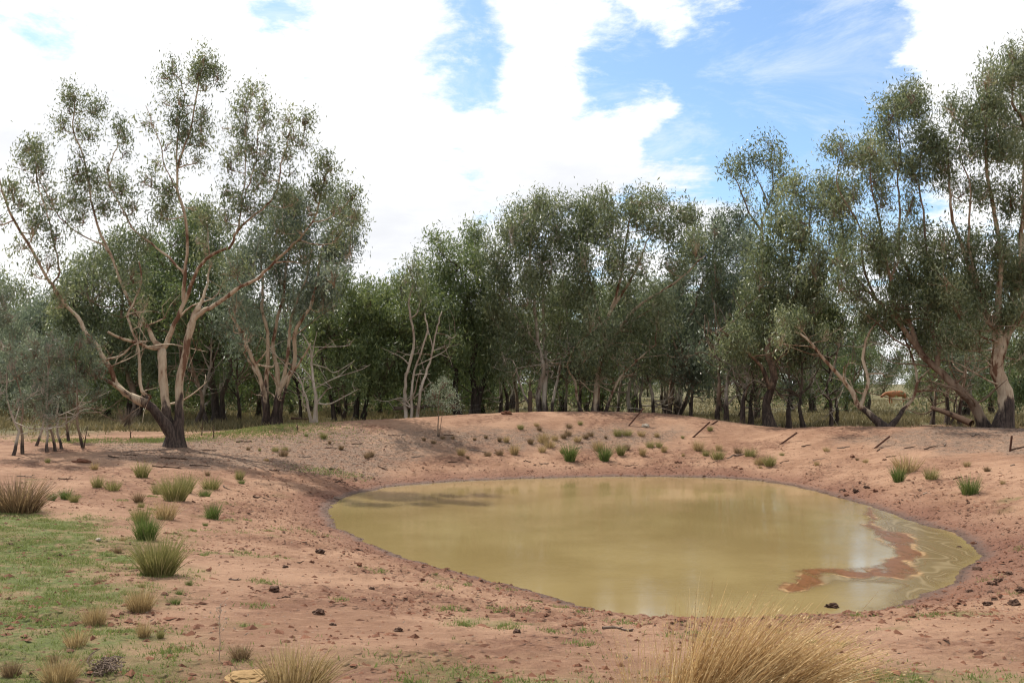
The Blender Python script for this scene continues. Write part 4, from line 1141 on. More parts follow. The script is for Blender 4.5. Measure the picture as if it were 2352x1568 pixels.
# x, foot, height in picture units, kind
TUS = [(40, 1174, 66, 'brown'), (118, 1149, 20, 'green'), (151, 1146, 26, 'green'), (170, 1153, 22, 'olive'), (224, 1120, 28, 'olive'), (259, 1126, 27, 'olive'), (109, 1064, 14, 'olive'), (327, 1097, 32, 'olive'), (217, 1078, 18, 'straw'), (365, 1133, 30, 'olive'),
       (402, 1150, 50, 'olive'), (425, 1130, 38, 'olive'), (470, 1138, 25, 'green'), (485, 1124, 30, 'olive'), (550, 1100, 22, 'olive'), (555, 1110, 11, 'green'), (318, 1153, 25, 'brown'), (324, 1165, 14, 'olive'), (324, 1202, 38, 'olive'), (380, 1192, 38, 'straw'),
       (488, 1190, 36, 'green'), (335, 1239, 50, 'green'), (365, 1320, 75, 'olive'), (472, 1208, 10, 'green'), (271, 1270, 18, 'brown'), (282, 1241, 13, 'straw'), (224, 1341, 14, 'brown'), (326, 1349, 12, 'olive'), (412, 1362, 16, 'green'), (434, 1344, 14, 'green'),
       (402, 1387, 21, 'green'), (322, 1405, 46, 'straw'), (217, 1433, 44, 'straw'), (330, 1464, 34, 'straw'), (368, 1466, 22, 'olive'), (177, 1486, 40, 'straw'), (137, 1568, 58, 'straw'), (25, 1556, 34, 'brown'), (123, 1522, 20, 'brown'), (203, 1521, 14, 'brown'), (553, 1515, 32, 'brown'),
       (743, 1007, 16, 'olive'), (757, 1020, 9, 'brown'), (783, 1033, 13, 'brown'), (704, 1003, 8, 'green'), (570, 1034, 9, 'brown'), (596, 1036, 8, 'olive'), (632, 1037, 13, 'olive'), (651, 1047, 19, 'brown'), (655, 1034, 11, 'olive'), (477, 1091, 13, 'brown'), (843, 1053, 14, 'brown'), (852, 1049, 17, 'brown'),
       (1059, 1045, 19, 'straw'), (1120, 1047, 14, 'brown'), (1147, 1045, 15, 'brown'), (1182, 1044, 26, 'straw'), (1075, 1053, 8, 'brown'), (1163, 1016, 15, 'straw'), (1147, 1014, 13, 'brown'), (1219, 1020, 16, 'brown'), (1248, 1016, 24, 'straw'), (1262, 1027, 20, 'straw'), (1274, 1011, 15, 'straw'),
       (1245, 1037, 17, 'straw'), (1295, 1007, 15, 'brown'), (1305, 1000, 17, 'brown'), (1326, 1015, 15, 'straw'), (1345, 1007, 13, 'brown'), (1356, 1002, 13, 'brown'), (1239, 989, 11, 'brown'), (1196, 986, 13, 'olive'), (1307, 982, 12, 'brown'), (1333, 976, 11, 'olive'), (1309, 1059, 36, 'green'),
       (1293, 1042, 15, 'olive'), (996, 1019, 11, 'brown'), (974, 1012, 10, 'brown'), (1040, 1009, 9, 'brown'), (1017, 1008, 9, 'brown'), (1116, 1007, 9, 'brown'), (1090, 1011, 8, 'brown'), (1233, 979, 11, 'straw'), (1419, 1001, 18, 'olive'), (1440, 1000, 16, 'olive'), (1473, 1001, 15, 'straw'), (1509, 1003, 12, 'straw'),
       (1391, 1007, 9, 'brown'), (1374, 1034, 24, 'straw'), (1388, 1058, 33, 'green'), (1426, 1046, 27, 'olive'), (1440, 1034, 16, 'brown'), (1476, 1046, 20, 'straw'), (1493, 1028, 18, 'olive'), (1514, 1027, 16, 'olive'), (1525, 1038, 17, 'straw'), (1568, 1007, 8, 'olive'), (1631, 990, 12, 'olive'), (1604, 1035, 26, 'straw'),
       (1621, 1046, 16, 'olive'), (1648, 1053, 27, 'olive'), (1651, 1034, 16, 'straw'), (1695, 1040, 16, 'brown'), (1722, 1047, 22, 'olive'), (1744, 1066, 20, 'straw'), (1768, 1070, 25, 'olive'), (1569, 1048, 8, 'straw'), (1746, 1074, 8, 'straw'), (1898, 1036, 12, 'straw'), (1876, 1069, 12, 'straw'), (1796, 1045, 10, 'olive'),
       (1988, 1062, 11, 'straw'), (1969, 1057, 7, 'brown'), (2082, 1084, 36, 'straw'), (2064, 1105, 32, 'green'), (2138, 1103, 29, 'olive'), (2228, 1135, 38, 'green'), (2221, 1071, 14, 'straw'), (2267, 1082, 14, 'brown'), (2303, 1111, 11, 'straw')]


def zone(x, y):
    if x < 700 and y > 1250: return 'in the grassy left foreground'
    if x < 700 and y > 1056: return 'on the slope left of the pond'
    if x < 930: return 'right of the big pale gum'
    if x < 1360: return 'on the middle of the bank'
    if x < 1560: return 'below the first slanting picket'
    return 'on the right half of the bank'


KW = {'green': 'bright green', 'olive': 'olive-green', 'straw': 'straw-coloured', 'brown': 'dull brown'}
own = {(40, 1174): 'tall reddish-brown tussock at the left edge, beside the short green grass', (365, 1320): 'largest olive-green tussock, bristling upright in the left foreground', (402, 1150): 'broad olive-green tussock, biggest of the cluster left of the pond',
       (488, 1190): 'compact bright green tussock standing alone on bare soil left of the pond', (335, 1239): 'tall green tussock at the edge of the short grass, behind the largest one', (1309, 1059): 'bright green tussock above the far shore, nearest the middle of the pond',
       (1388, 1058): 'second bright green tussock above the far shore, with pale blades at its foot', (2228, 1135): 'round bright green tussock, the rightmost on the bare slope', (2082, 1084): 'wide pale straw tussock behind a green one on the right slope',
       (2064, 1105): 'green tussock in front of the wide pale straw one', (1604, 1035): 'tall straw tussock below the second slanting picket', (322, 1405): 'thin upright wisp of dry grass in the left foreground', (137, 1568): 'tall dry tussock at the bottom edge of the photo'}
cnt_z = {}
for (x, y, h, k) in sorted(TUS):
    p = gnd(x, y)
    hh = h * p[1] / FPX * (1.38 if h > 30 else 1.22)
    i = int(rng.integers(0, 3))
    o0 = TUFT[k][i]
    if h >= 44:
        o = tussock_mesh('grass_tussock', k, 750 if h < 70 else 950, .8 if h < 70 else .7, 1, .72, .017, .12)
    elif first_use[(k, i)]:
        o = o0; first_use[(k, i)] = False
    else:
        o = o0.copy(); COL.objects.link(o)
    o.location = (p[0], p[1], p[2] - 0.01)
    ww = rng.uniform(.75, 1.0)
    if (x, y) == (40, 1174): ww = 1.25
    o.scale = (hh * ww, hh * ww, hh)
    o.rotation_euler = (0, 0, rng.uniform(0, 6.28))
    z = zone(x, y)
    key = (z, k)
    cnt_z[key] = cnt_z.get(key, 0) + 1
    lab = own.get((x, y)) or f'{ORD[cnt_z[key] - 1]} {KW[k]} grass tussock from the left {z}'
    tag(o, lab, 'grass tussock', 'grass tussocks around the pond')
for (k, i), f in first_use.items():
    if f: bpy.data.objects.remove(TUFT[k][i])


# the tall seeding clump in front of the camera
def wind_clump(name, label, foot, rx, ry, n, hmin, hmax, lean0, lean1, kind, wd, seeds=True):
    bag = Bag()
    a = rng.uniform(0, 6.283, n); q = rng.uniform(0, 1, n) ** .55
    bx, by = np.cos(a) * q * rx, np.sin(a) * q * ry
    gz = ground_z(foot[0] + bx, foot[1] + by)
    base = np.stack([bx, by, gz - foot[2] - 0.02], -1)
    u = (bx / rx + 1) / 2
    ang = lean0 + (lean1 - lean0) * u + rng.normal(0, .20, n)
    L = rng.uniform(hmin, hmax, n) * (1 - .25 * np.abs(u - .45))
    d = np.stack([np.sin(ang * .8) * .75, rng.normal(0, .13, n) - .05, np.cos(ang * .6)], -1)
    d /= np.linalg.norm(d, axis=1)[:, None]
    bend = np.stack([np.sin(ang * .8) * .55, rng.normal(0, .10, n), -np.abs(np.sin(ang * .8)) * .26], -1)
    tn = rng.beta(2, 2.4, n)
    wild = rng.uniform(0, 1, n) < .10
    L = np.where(wild, L * .85, L)
    d[wild] += rng.normal(0, .22, (wild.sum(), 3)); d /= np.linalg.norm(d, axis=1)[:, None]
    bend[wild] += rng.normal(0, .25, (wild.sum(), 3))
    tn = np.where(wild, rng.uniform(0, 1, n), tn)
    strips(bag, base, d, L, np.full(n, wd) * rng.uniform(.6, 1.4, n), bend, 5, tn)
    if seeds:
        for rep in range(4):
            k = rng.choice(n, n * 2 // 3, replace=False)
            uu = rng.uniform(.5, 1.0, len(k))
            p = base[k] + d[k] * (L[k] * uu)[:, None] + bend[k] * (L[k] * uu * uu)[:, None] + rng.normal(0, .006, (len(k), 3))
            ax = d[k] + 2 * bend[k] * uu[:, None] + rng.normal(0, .25, (len(k), 3)); ax /= np.linalg.norm(ax, axis=1)[:, None]
            sd = np.cross(ax, rng.normal(0, 1, (len(k), 3))); sd /= np.linalg.norm(sd, axis=1)[:, None]
            l, w_ = .010, .0028
            v = np.stack([p - ax * l, p + sd * w_, p + ax * l, p - sd * w_], 1).reshape(-1, 3)
            bag.add(v, np.arange(len(v)).reshape(-1, 4), 0, np.repeat(rng.uniform(.45, 1, len(k)), 4))
    o = bag.build(name, [GRASS[kind]], loc=foot)
    return tag(o, label, 'grass tussock')


def on_ground(x, y, dz=0.0):
    return np.array([x, y, float(ground_z(np.array([x]), np.array([y]))[0]) + dz])


wind_clump('seeding_grass_clump', 'tall golden seeding grass clump bowing right at the bottom of the photo', on_ground(1.13, 5.15), .31, .22, 2800, .36, .88, .32, 1.05, 'giant', .0052)
wind_clump('seeding_grass_clump', 'sparse upright dark stems beside the tall golden clump', on_ground(.76, 5.2), .14, .13, 110, .4, .72, -.15, .25, 'giant', .0032)
wind_clump('dry_grass_clump', 'pale yellow dry grass clump at the bottom edge, left of centre', on_ground(-1.36, 5.95), .17, .14, 420, .22, .34, -.5, .8, 'straw', .006, False)

# ------------------------------------------------------------------ short grass, sprigs and paddock grass (nobody could count them)
def scatter(n, xr, yr):
    return rng.uniform(*xr, n), rng.uniform(*yr, n)


def tufts(name, label, X, Y, h0, h1, wd, kind, per=3, spread=.012, cat='grass'):
    n = len(X)
    X = np.repeat(X, per) + rng.normal(0, spread, n * per); Y = np.repeat(Y, per) + rng.normal(0, spread, n * per)
    Z = ground_z(X, Y)
    m = len(X)
    base = np.stack([X, Y, Z - .004], -1)
    h = rng.uniform(h0, h1, m)
    tip = base + np.stack([rng.normal(0, .45, m) * h, rng.normal(0, .45, m) * h, h], -1)
    a = rng.uniform(0, 6.283, m)
    sd = np.stack([np.cos(a), np.sin(a), np.zeros(m)], -1) * (wd * rng.uniform(.6, 1.4, m))[:, None]
    V = np.stack([base - sd, base + sd, tip, tip], 1)[:, :3].reshape(-1, 3)
    i = np.arange(m) * 3
    F = np.stack([i, i + 1, i + 2, i + 2], -1)
    bag = Bag(); bag.add(V, F, 0, np.repeat(np.clip(np.repeat(rng.beta(2, 2, n), per) + rng.normal(0, .1, m), 0, 1), 3))
    o = bag.build(name, [GRASS[kind]])
    return tag(o, label, cat, kind='stuff')


X, Y = scatter(480000, (-13, 9), (4.6, 17.5))
s_ = shore(X, Y)
g_, l_, f_ = masks(X, Y, s_)
clump = sstep(fbm(X * 2.2 + 3, Y * 2.2, 3), -.15, .35)
keep = (rng.uniform(0, 1, len(X)) < g_ * (.10 + .90 * clump) * .85) & (s_ > .4)
print('LAWN', keep.sum())
tufts('short_grass', 'short green grass spread over the left foreground', X[keep], Y[keep], .012, .042, .0045, 'lawn', 3, .018)
# sprigs dotted over the bare soil
cx, cy = scatter(420, (-9, 9), (5.0, 20))
ss = shore(cx, cy); ok = (ss > .5) & (sstep(fbm(cx * .5, cy * .5, 2), -.3, .3) > rng.uniform(0, 1, len(cx)))
cx, cy = cx[ok], cy[ok]
sz = rng.uniform(.03, .13, len(cx))
k = rng.integers(0, len(cx), 9000)
tufts('soil_sprigs', 'small green sprigs dotted over the bare red soil', cx[k] + rng.normal(0, 1, 9000) * sz[k], cy[k] + rng.normal(0, 1, 9000) * sz[k], .012, .05, .005, 'lawn', 2, .012, 'sprigs')
# green patches at the foot of the big gum
qx, qy = [], []
for (px, py, r, n) in [(370, 1012, 1.2, 2500), (180, 1012, 1.6, 1200), (620, 985, 2.2, 2200), (560, 990, 2.0, 1200), (760, 1085, .9, 500), (640, 990, 2.5, 1000)]:
    p = gnd(px, py)
    qx.append(p[0] + rng.normal(0, r * .6, n)); qy.append(p[1] + rng.normal(0, r * .35, n))
tufts('low_green_herbs', 'low green herbs at the foot of the big pale gum', np.concatenate(qx), np.concatenate(qy), .02, .07, .012, 'lawn', 2, .03, 'herbs')
X, Y = scatter(90000, (-48, 60), (33, 120))
s_ = shore(X, Y)
g_, l_, f_ = masks(X, Y, s_)
keep = (rng.uniform(0, 1, len(X)) < f_ * sstep(fbm(X * .5, Y * .5, 3), -.35, .2)) & (np.abs(X) < Y * .64 + 4) & (rng.uniform(0, 1, len(X)) < np.clip(55 / Y, 0, 1) ** 1.2)
print('FIELD', keep.sum())
tufts('paddock_grass', 'dry paddock grass beneath and beyond the trees', X[keep], Y[keep], .10, .34, .022, 'field', 3, .10)

qx, qy = [], []
for k in range(420):
    d = rng.uniform(37.5, 60); x = rng.uniform(-.62, .62) * d
    r = rng.uniform(.15, .45); n = int(60 * r / .3)
    qx.append(x + rng.normal(0, r, n)); qy.append(d + rng.normal(0, r, n))
X, Y = np.concatenate(qx), np.concatenate(qy)
k = land(X, Y) < 1.3
tufts('undergrowth', 'rough dry undergrowth clumps on the shaded ground under the grove', X[k], Y[k], .10, .38, .022, 'field', 2, .06, 'undergrowth')

# ------------------------------------------------------------------ litter, clods and pebbles
def simple_mat(name, c0, c1, rough=.9, scale=9):
    m, t = material(name)
    tone = t.n('ShaderNodeAttribute', attribute_name='tone').outputs['Fac']
    oi = t.n('ShaderNodeTexCoord').outputs['Object']
    nz = t.noise(oi, scale, 5, .6)
    c = t.mix(t.math('MULTIPLY', t.math('ADD', tone, nz), .55), c0, c1)
    b = t.n('ShaderNodeBsdfPrincipled', i_Base_Color=c, i_Roughness=rough)
    b.inputs['Specular IOR Level'].default_value = .2
    bp = t.n('ShaderNodeBump', i_Strength=.6, i_Distance=.02, i_Height=nz)
    t.put(b.inputs['Normal'], bp.outputs[0])
    t.n('ShaderNodeOutputMaterial', x0=b.outputs[0])
    return m


CLOD = simple_mat("dried_mud", (.050, .023, .014), (.21, .09, .05))
DUNG = simple_mat("dark_clod", (.028, .016, .011), (.10, .052, .032))
STICK = simple_mat("weathered_stick", (.065, .042, .03), (.25, .185, .14), scale=14)
DARKSTICK = simple_mat("dark_stick", (.03, .019, .014), (.12, .07, .045), scale=14)
PALESTICK = simple_mat("pale_bark_strip", (.24, .16, .11), (.44, .33, .25), scale=14)
LITTERM = simple_mat("leaf_litter", (.055, .034, .023), (.32, .24, .175), scale=3)
RUST = simple_mat("rusty_steel", (.045, .022, .015), (.13, .055, .032), .8, 30)
OCHRE = simple_mat("ochre_rock", (.20, .12, .05), (.34, .22, .10), scale=22)
PALESTONE = simple_mat("pale_stone", (.30, .25, .19), (.52, .45, .36), scale=8)
WOOD = simple_mat("old_post_wood", (.045, .028, .02), (.12, .08, .055), scale=12)


def rock(bag, c, r, tone, lump=.28, flat=.7, sub=1):
    """a small irregular lump"""
    t_ = (1 + 5 ** .5) / 2
    v = np.array([(-1, t_, 0), (1, t_, 0), (-1, -t_, 0), (1, -t_, 0), (0, -1, t_), (0, 1, t_), (0, -1, -t_), (0, 1, -t_), (t_, 0, -1), (t_, 0, 1), (-t_, 0, -1), (-t_, 0, 1)], float)
    v /= np.linalg.norm(v[0])
    f = [(0, 11, 5), (0, 5, 1), (0, 1, 7), (0, 7, 10), (0, 10, 11), (1, 5, 9), (5, 11, 4), (11, 10, 2), (10, 7, 6), (7, 1, 8), (3, 9, 4), (3, 4, 2), (3, 2, 6), (3, 6, 8), (3, 8, 9), (4, 9, 5), (2, 4, 11), (6, 2, 10), (8, 6, 7), (9, 8, 1)]
    for _ in range(sub):
        vl = v.tolist(); cache = {}; nf = []

        def mid(a, b):
            kk = (min(a, b), max(a, b))
            if kk not in cache:
                m = (np.array(vl[a]) + np.array(vl[b])) / 2
                vl.append((m / np.linalg.norm(m)).tolist()); cache[kk] = len(vl) - 1
            return cache[kk]
        for a, b, d in f:
            x_, y_, z_ = mid(a, b), mid(b, d), mid(d, a)
            nf += [(a, x_, z_), (b, y_, x_), (d, z_, y_), (x_, y_, z_)]
        v, f = np.array(vl), nf
    ph = rng.uniform(0, 50, 3)
    d = 1 + lump * (np.sin(v[:, 0] * 4 + ph[0]) * np.sin(v[:, 1] * 4.3 + ph[1]) + .6 * np.sin(v[:, 2] * 6 + v[:, 0] * 5 + ph[2])) + rng.normal(0, lump * .35, len(v))
    v = v * d[:, None] * np.array(r) * np.array([1, 1, flat]) + np.array(c)
    fa = np.array(f)
    bag.add(v, np.c_[fa, fa[:, 2]], 0, tone)


# small clods, joined
oct_v = np.array([(1, 0, 0), (0, 1, 0), (-1, 0, 0), (0, -1, 0), (.2, .1, .5), (0, 0, -.5)], float)
oct_f = np.array([(0, 1, 4), (1, 2, 4), (2, 3, 4), (3, 0, 4)])


def crumbs(name, label, X, Y, r, m, cat):
    n = len(X)
    Z = ground_z(X, Y)
    a = rng.uniform(0, 6.283, n)
    jit = rng.normal(1, .28, (n, 6, 1))
    V = oct_v[None] * jit * r[:, None, None]
    ca, sa = np.cos(a)[:, None], np.sin(a)[:, None]
    st = rng.uniform(.7, 1.8, n)[:, None]
    x_ = V[..., 0] * st
    V2 = np.stack([x_ * ca - V[..., 1] * sa + X[:, None], x_ * sa + V[..., 1] * ca + Y[:, None], V[..., 2] + Z[:, None]], -1)
    F = (oct_f[None] + (np.arange(n) * 6)[:, None, None]).reshape(-1, 3)
    bag = Bag(); bag.add(V2.reshape(-1, 3), np.c_[F, F[:, 2]], 0, np.repeat(rng.uniform(0, 1, n), 6))
    o = bag.build(name, [m])
    return tag(o, label, cat, kind='stuff')


X, Y = scatter(150000, (-11, 13), (5, 34))
s_ = shore(X, Y)
patchy = sstep(fbm(X * .55 + 11, Y * .55, 3), -.05, .4)
pr = (.50 * np.exp(-((s_ - 1.0) / 1.0) ** 2) + .10 + .45 * patchy) * np.clip(14 / Y, .3, 1.4)
keep = (s_ > .12) & (rng.uniform(0, 1, len(X)) < pr * .75)
X, Y = X[keep], Y[keep]
print('CLODS', len(X))
crumbs('soil_crumbs', 'crumbs of dry red mud strewn around the pond', X, Y, .008 + .032 * rng.uniform(0, 1, len(X)) ** 4 + .010 * rng.uniform(0, 1, len(X)), CLOD, 'soil crumbs')
# leaf and bark litter
qx, qy = [], []
for poly, n in ((LITTER, 9500), (LITTER2, 4200)):
    lo, hi = poly.min(0), poly.max(0)
    X, Y = scatter(n * 2, (lo[0], hi[0]), (lo[1], hi[1]))
    kk = poly_sd(poly, X, Y) + .9 * fbm(X * .8, Y * .8, 3) < 0
    qx.append(X[kk]); qy.append(Y[kk])
X, Y = scatter(7000, (-14, 16), (7, 32)); kk = shore(X, Y) > .6
qx.append(X[kk]); qy.append(Y[kk])
X, Y = np.concatenate(qx), np.concatenate(qy)
n = len(X); Z = ground_z(X, Y)
a = rng.uniform(0, 6.283, n); L = rng.uniform(.012, .055, n) * np.clip(Y / 26, .5, 1); W = L * rng.uniform(.12, .3, n)
dx_, dy_ = np.cos(a), np.sin(a)
lift = rng.uniform(.006, .03, n)
mk = lambda u, v_, zz: np.stack([X + dx_ * u - dy_ * v_, Y + dy_ * u + dx_ * v_, Z + zz], -1)
V = np.stack([mk(-L, 0 * L, lift * .5), mk(0 * L, W, lift), mk(L, 0 * L, lift * rng.uniform(.3, 1.8, n)), mk(0 * L, -W, lift * .6)], 1).reshape(-1, 3)
bag = Bag(); bag.add(V, np.arange(4 * n).reshape(-1, 4), 0, np.repeat(rng.beta(1.0, 2.2, n), 4))
tag(bag.build('leaf_litter', [LITTERM]), 'fallen gum leaves and bark flakes beneath the trees', 'leaf litter', kind='stuff')

# single clods and dung pats
CL = [(2270, 1388, 10), (2330, 1390, 12), (2281, 1344, 8), (2294, 1336, 8), (2317, 1319, 7), (2346, 1358, 10), (2244, 1306, 9), (2202, 1256, 6), (2236, 1249, 5), (2125, 1395, 5), (2161, 1392, 5), (2195, 1392, 5), (2168, 1409, 5), (2275, 1360, 6), (2228, 1362, 6),
      (734, 1270, 9), (827, 1266, 6), (655, 1304, 6), (630, 1357, 10), (731, 1410, 11), (479, 1312, 5), (22, 1253, 6), (716, 1292, 5), (1296, 1444, 5), (1187, 1453, 8), (916, 1446, 9), (764, 1434, 6), (854, 1356, 6), (825, 1300, 5), (970, 1333, 4),
      (1958, 1051, 5), (1925, 1072, 3), (2032, 1058, 4), (2010, 1130, 5), (1990, 1122, 6), (1965, 1130, 6), (1935, 1128, 6), (1944, 1138, 5), (1555, 1064, 4), (1690, 1074, 4), (1702, 1077, 4), (2198, 1098, 5)]
cz = {}
for (x, y, r) in sorted(CL):
    p = gnd(x, y)
    rr = r * p[1] / FPX
    b = Bag(); rock(b, (0, 0, 0), (rr * 1.15, rr, rr), rng.uniform(.1, .7), .30, rng.uniform(.55, .8), 2)
    o = b.build('mud_clod', [DUNG if r > 5 else CLOD], loc=(p[0], p[1], p[2] + rr * .25))
    o.rotation_euler = (0, 0, rng.uniform(0, 6.28))
    z = 'on the near shore' if y > 1260 and x < 1500 else ('beside the pond scum' if x > 2080 and y > 1200 else ('on the bank above the far shore' if y < 1200 else 'on the soil left of the pond'))
    cz[z] = cz.get(z, 0) + 1
    tag(o, f'{ORD[cz[z] - 1]} dark mud clod from the left {z}', 'clod', 'clods around the pond')
p = plane0(1910, 1394)
b = Bag(); rock(b, (0, 0, 0), (.075, .05, .05), .3, .4, .8, 2); rock(b, (.07, .01, -.01), (.04, .035, .03), .3, .4, .8, 1)
tag(b.build('mud_clod', [DUNG], loc=(p[0], p[1], .01)), 'dark clod sticking out of the water behind the golden grass', 'clod')


# ------------------------------------------------------------------ fallen sticks
def stick(name, label, px, py, lpx, ang, r, mat, kink=.12, group='sticks lying around the pond', forks=0, cat='stick'):
    p = gnd(px, py)
    L = lpx * p[1] / FPX
    n = 7
    u = np.linspace(-.5, .5, n) * L
    off = np.cumsum(rng.normal(0, kink * L / n, n)); off -= off.mean()
    x = u * math.cos(ang) - off * math.sin(ang); y = u * math.sin(ang) + off * math.cos(ang)
    z = ground_z(p[0] + x, p[1] + y) - p[2]
    z = np.maximum(z, np.linspace(z[0], z[-1], n)) * .6 + z * .4 + r * .6
    pts = np.stack([x, y, z], -1)
    bag = Bag()
    v, f = tube(pts, np.linspace(r, r * .55, n), 6, .08); bag.add(v, f, 0, rng.uniform(.2, .8))
    for q in range(forks):
        i = rng.integers(2, n - 1); a2 = ang + rng.choice([-1, 1]) * rng.uniform(.5, .9); l2 = L * rng.uniform(.2, .35)
        e = pts[i] + np.array([math.cos(a2) * l2, math.sin(a2) * l2, rng.uniform(.02, .1) * l2 + .02])
        v, f = tube([pts[i], (pts[i] + e) / 2 + rng.normal(0, .02 * l2, 3), e], [r * .6, r * .5, r * .3], 5); bag.add(v, f, 0, .5)
    o = bag.build(name, [mat], loc=p, smooth=True)
    return tag(o, label, cat, group)


ST = [(401, 1054, 60, .1, .03), (383, 1074, 64, .25, .025), (459, 1070, 44, .5, .02), (260, 1050, 44, -.5, .025), (521, 1121, 56, -.6, .02), (630, 1082, 28, -.4, .022), (770, 1080, 28, .2, .022), (781, 1107, 25, .6, .02), (778, 1147, 20, .2, .02), (608, 1146, 64, -.15, .018),
      (539, 1333, 26, .1, .010), (651, 1377, 32, -.1, .010), (137, 1276, 28, .1, .012), (1693, 1047, 56, .15, .025), (1098, 1037, 40, -.1, .025), (1938, 1028, 30, .1, .02), (2137, 1029, 36, .5, .025), (1852, 1024, 24, 0, .02), (2047, 1049, 24, .2, .015), (2199, 1098, 18, -.2, .022),
      (2337, 1031, 44, .4, .03), (2241, 1000, 24, .3, .03), (2327, 1069, 20, .6, .02), (1560, 1062, 22, 0, .015), (1640, 1062, 30, .05, .012), (1250, 1064, 22, .3, .018), (1210, 1060, 18, -.3, .018), (1040, 1062, 22, .1, .02), (960, 1050, 30, .1, .02), (880, 1075, 26, -.2, .02), (820, 1067, 24, .5, .025),
      (700, 1050, 30, -.1, .02), (560, 1015, 34, .3, .025), (480, 1035, 34, -.2, .02), (300, 1045, 30, .4, .02), (1030, 1000, 22, .1, .02), (1330, 1030, 24, .6, .018), (1450, 1070, 30, 0, .012), (1800, 1062, 26, .8, .015), (1880, 1055, 26, -.2, .015), (2020, 1033, 30, .9, .02), (2090, 1028, 26, -.1, .02), (2170, 1022, 26, 1.2, .025),
      (60, 1095, 40, .1, .015), (150, 1100, 36, -.1, .015), (690, 1290, 18, .2, .01), (760, 1030, 26, -.3, .02), (820, 1020, 24, .2, .02), (905, 1000, 26, .1, .02)]
sz_ = {}
for (x, y, l, a, r) in sorted(ST):
    z = ('under the big pale gum' if y < 1085 and x < 640 else 'on the slope left of the pond' if x < 900 and y > 1085 else 'right of the big pale gum' if x < 960 else 'on the middle of the bank' if x < 1560 else 'on the right half of the bank')
    sz_[z] = sz_.get(z, 0) + 1
    stick('fallen_stick', f'fallen stick {z}, {ORD[sz_[z] - 1]} from the left', x, y, l, a, r, DARKSTICK if rng.uniform() < .65 else STICK, .5, forks=int(rng.integers(0, 3)))
stick('fallen_branch', 'brown crooked branch lying between the near shore and the golden grass', 1418, 1446, 66, .05, .018, STICK, .35, None, 2, 'branch')
for i, (x, y, l, a) in enumerate([(1137, 1040, 9, 1.0), (1062, 1003, 13, -.6), (1095, 1002, 16, .5), (1504, 1027, 14, -.6), (2132, 1134, 24, 0), (1300, 1056, 9, .8)]):
    stick('bark_strip', f'pale strip of shed bark {["between two tussocks above the far shore", "low on the bank near the lone sapling", "on the bank, right of the lone sapling", "among tussocks under the first slanting picket", "lying on the bare right-hand slope", "at the foot of a green tussock"][i]}', x, y, l, a, .018, PALESTICK, .05, 'pale bark strips', 0, 'bark strip')

# ------------------------------------------------------------------ pickets, post and wire of the old fence
def picket(label, foot_px, top_px, back, w_=.032):
    p0 = gnd(*foot_px)
    p1 = at(top_px[0], top_px[1], p0[1] + back)
    d = p1 - p0; L = np.linalg.norm(d); d /= L
    u = np.cross(d, (0, 1, .2)); u /= np.linalg.norm(u); v = np.cross(d, u)
    bag = Bag()
    for k in range(3):                                     # the three webs of a star-shaped picket
        a = k * 2.094
        e = u * math.cos(a) + v * math.sin(a); q = np.cross(d, e)
        c0 = -d * .15
        ring = [q * .004, e * w_ + q * .0025, e * w_ - q * .0025, -q * .004]
        V = np.array([c0 + r for r in ring] + [d * L + r for r in ring])
        F = np.array([(0, 1, 5, 4), (1, 2, 6, 5), (2, 3, 7, 6), (4, 5, 6, 7)])
        bag.add(V, F, 0, rng.uniform(0, .6))
    o = bag.build('steel_picket', [RUST], loc=p0)
    tag(o, label, 'fence picket', 'rusty pickets slanting along the bank')
    return p0, p1


D_ = lambda fx, fy: (fx / 1.4694, fy / 1.4694)
pk = [picket('rusty picket slanting right across the crest, first from the left', D_(2121, 1438), D_(2172, 1378), .25),
      picket('rusty picket slanting right below the crest, second from the left', D_(2340, 1476), D_(2396, 1424), .25),
      picket('short stub of rusty picket beside the second picket', D_(2402, 1433), D_(2422, 1420), .15),
      picket('rusty picket slanting right beside the dip in the bank', D_(2635, 1498), D_(2690, 1460), .2),
      picket('rusty picket lying low among bark litter on the right half of the bank', D_(2953, 1513), D_(3003, 1472), .25),
      picket('upright rusty picket near the right edge, among dark litter', D_(3409, 1522), D_(3415, 1470), .02)]
b = Bag()
pp = at(1217, 946, 40.5); gz = float(land(np.array([pp[0]]), np.array([40.5]))[0])
v, f = tube([(0, 0, -.2), (.01, 0, .4), (.02, 0, .8), (.02, 0, 1.22)], [.10, .095, .09, .088], 9, .05); b.add(v, f, 0, .4)
post = b.build('strainer_post', [WOOD], loc=(pp[0], 40.5, gz), smooth=True)
tag(post, 'squat dark wooden strainer post behind the middle of the bank', 'fence post')
GALV, t = material("galvanised_wire")
bb = t.n('ShaderNodeBsdfPrincipled', i_Base_Color=(.13, .12, .11, 1), i_Roughness=.6, i_Metallic=.3)
t.n('ShaderNodeOutputMaterial', x0=bb.outputs[0])
fw = empty('wire_fence', (pp[0], 40.5, gz))
tag(fw, 'sagging strands of fence wire running behind the crest of the bank', 'wire fence')
for k, (za, zb) in enumerate(((1.1, .95), (.82, .70), (.5, .42))):
    A = np.array([pp[0] + .02, 40.42, gz + za])
    for side, E in ((-1, at(965, 945 + k * 5, 41.0)), (1, pk[0][1] + np.array([-.02, 0, -.02 - .22 * k]))):
        m = (A + E) / 2 - np.array([0, 0, .10])
        c = catmull([A, m, E], 12)
        v, f = tube(c - np.array([pp[0], 40.5, gz]), np.full(12, .0032), 4, cap=False)
        bg_ = Bag(); bg_.add(v, f, 0, .5)
        bg_.build('wire', [GALV], parent=fw)

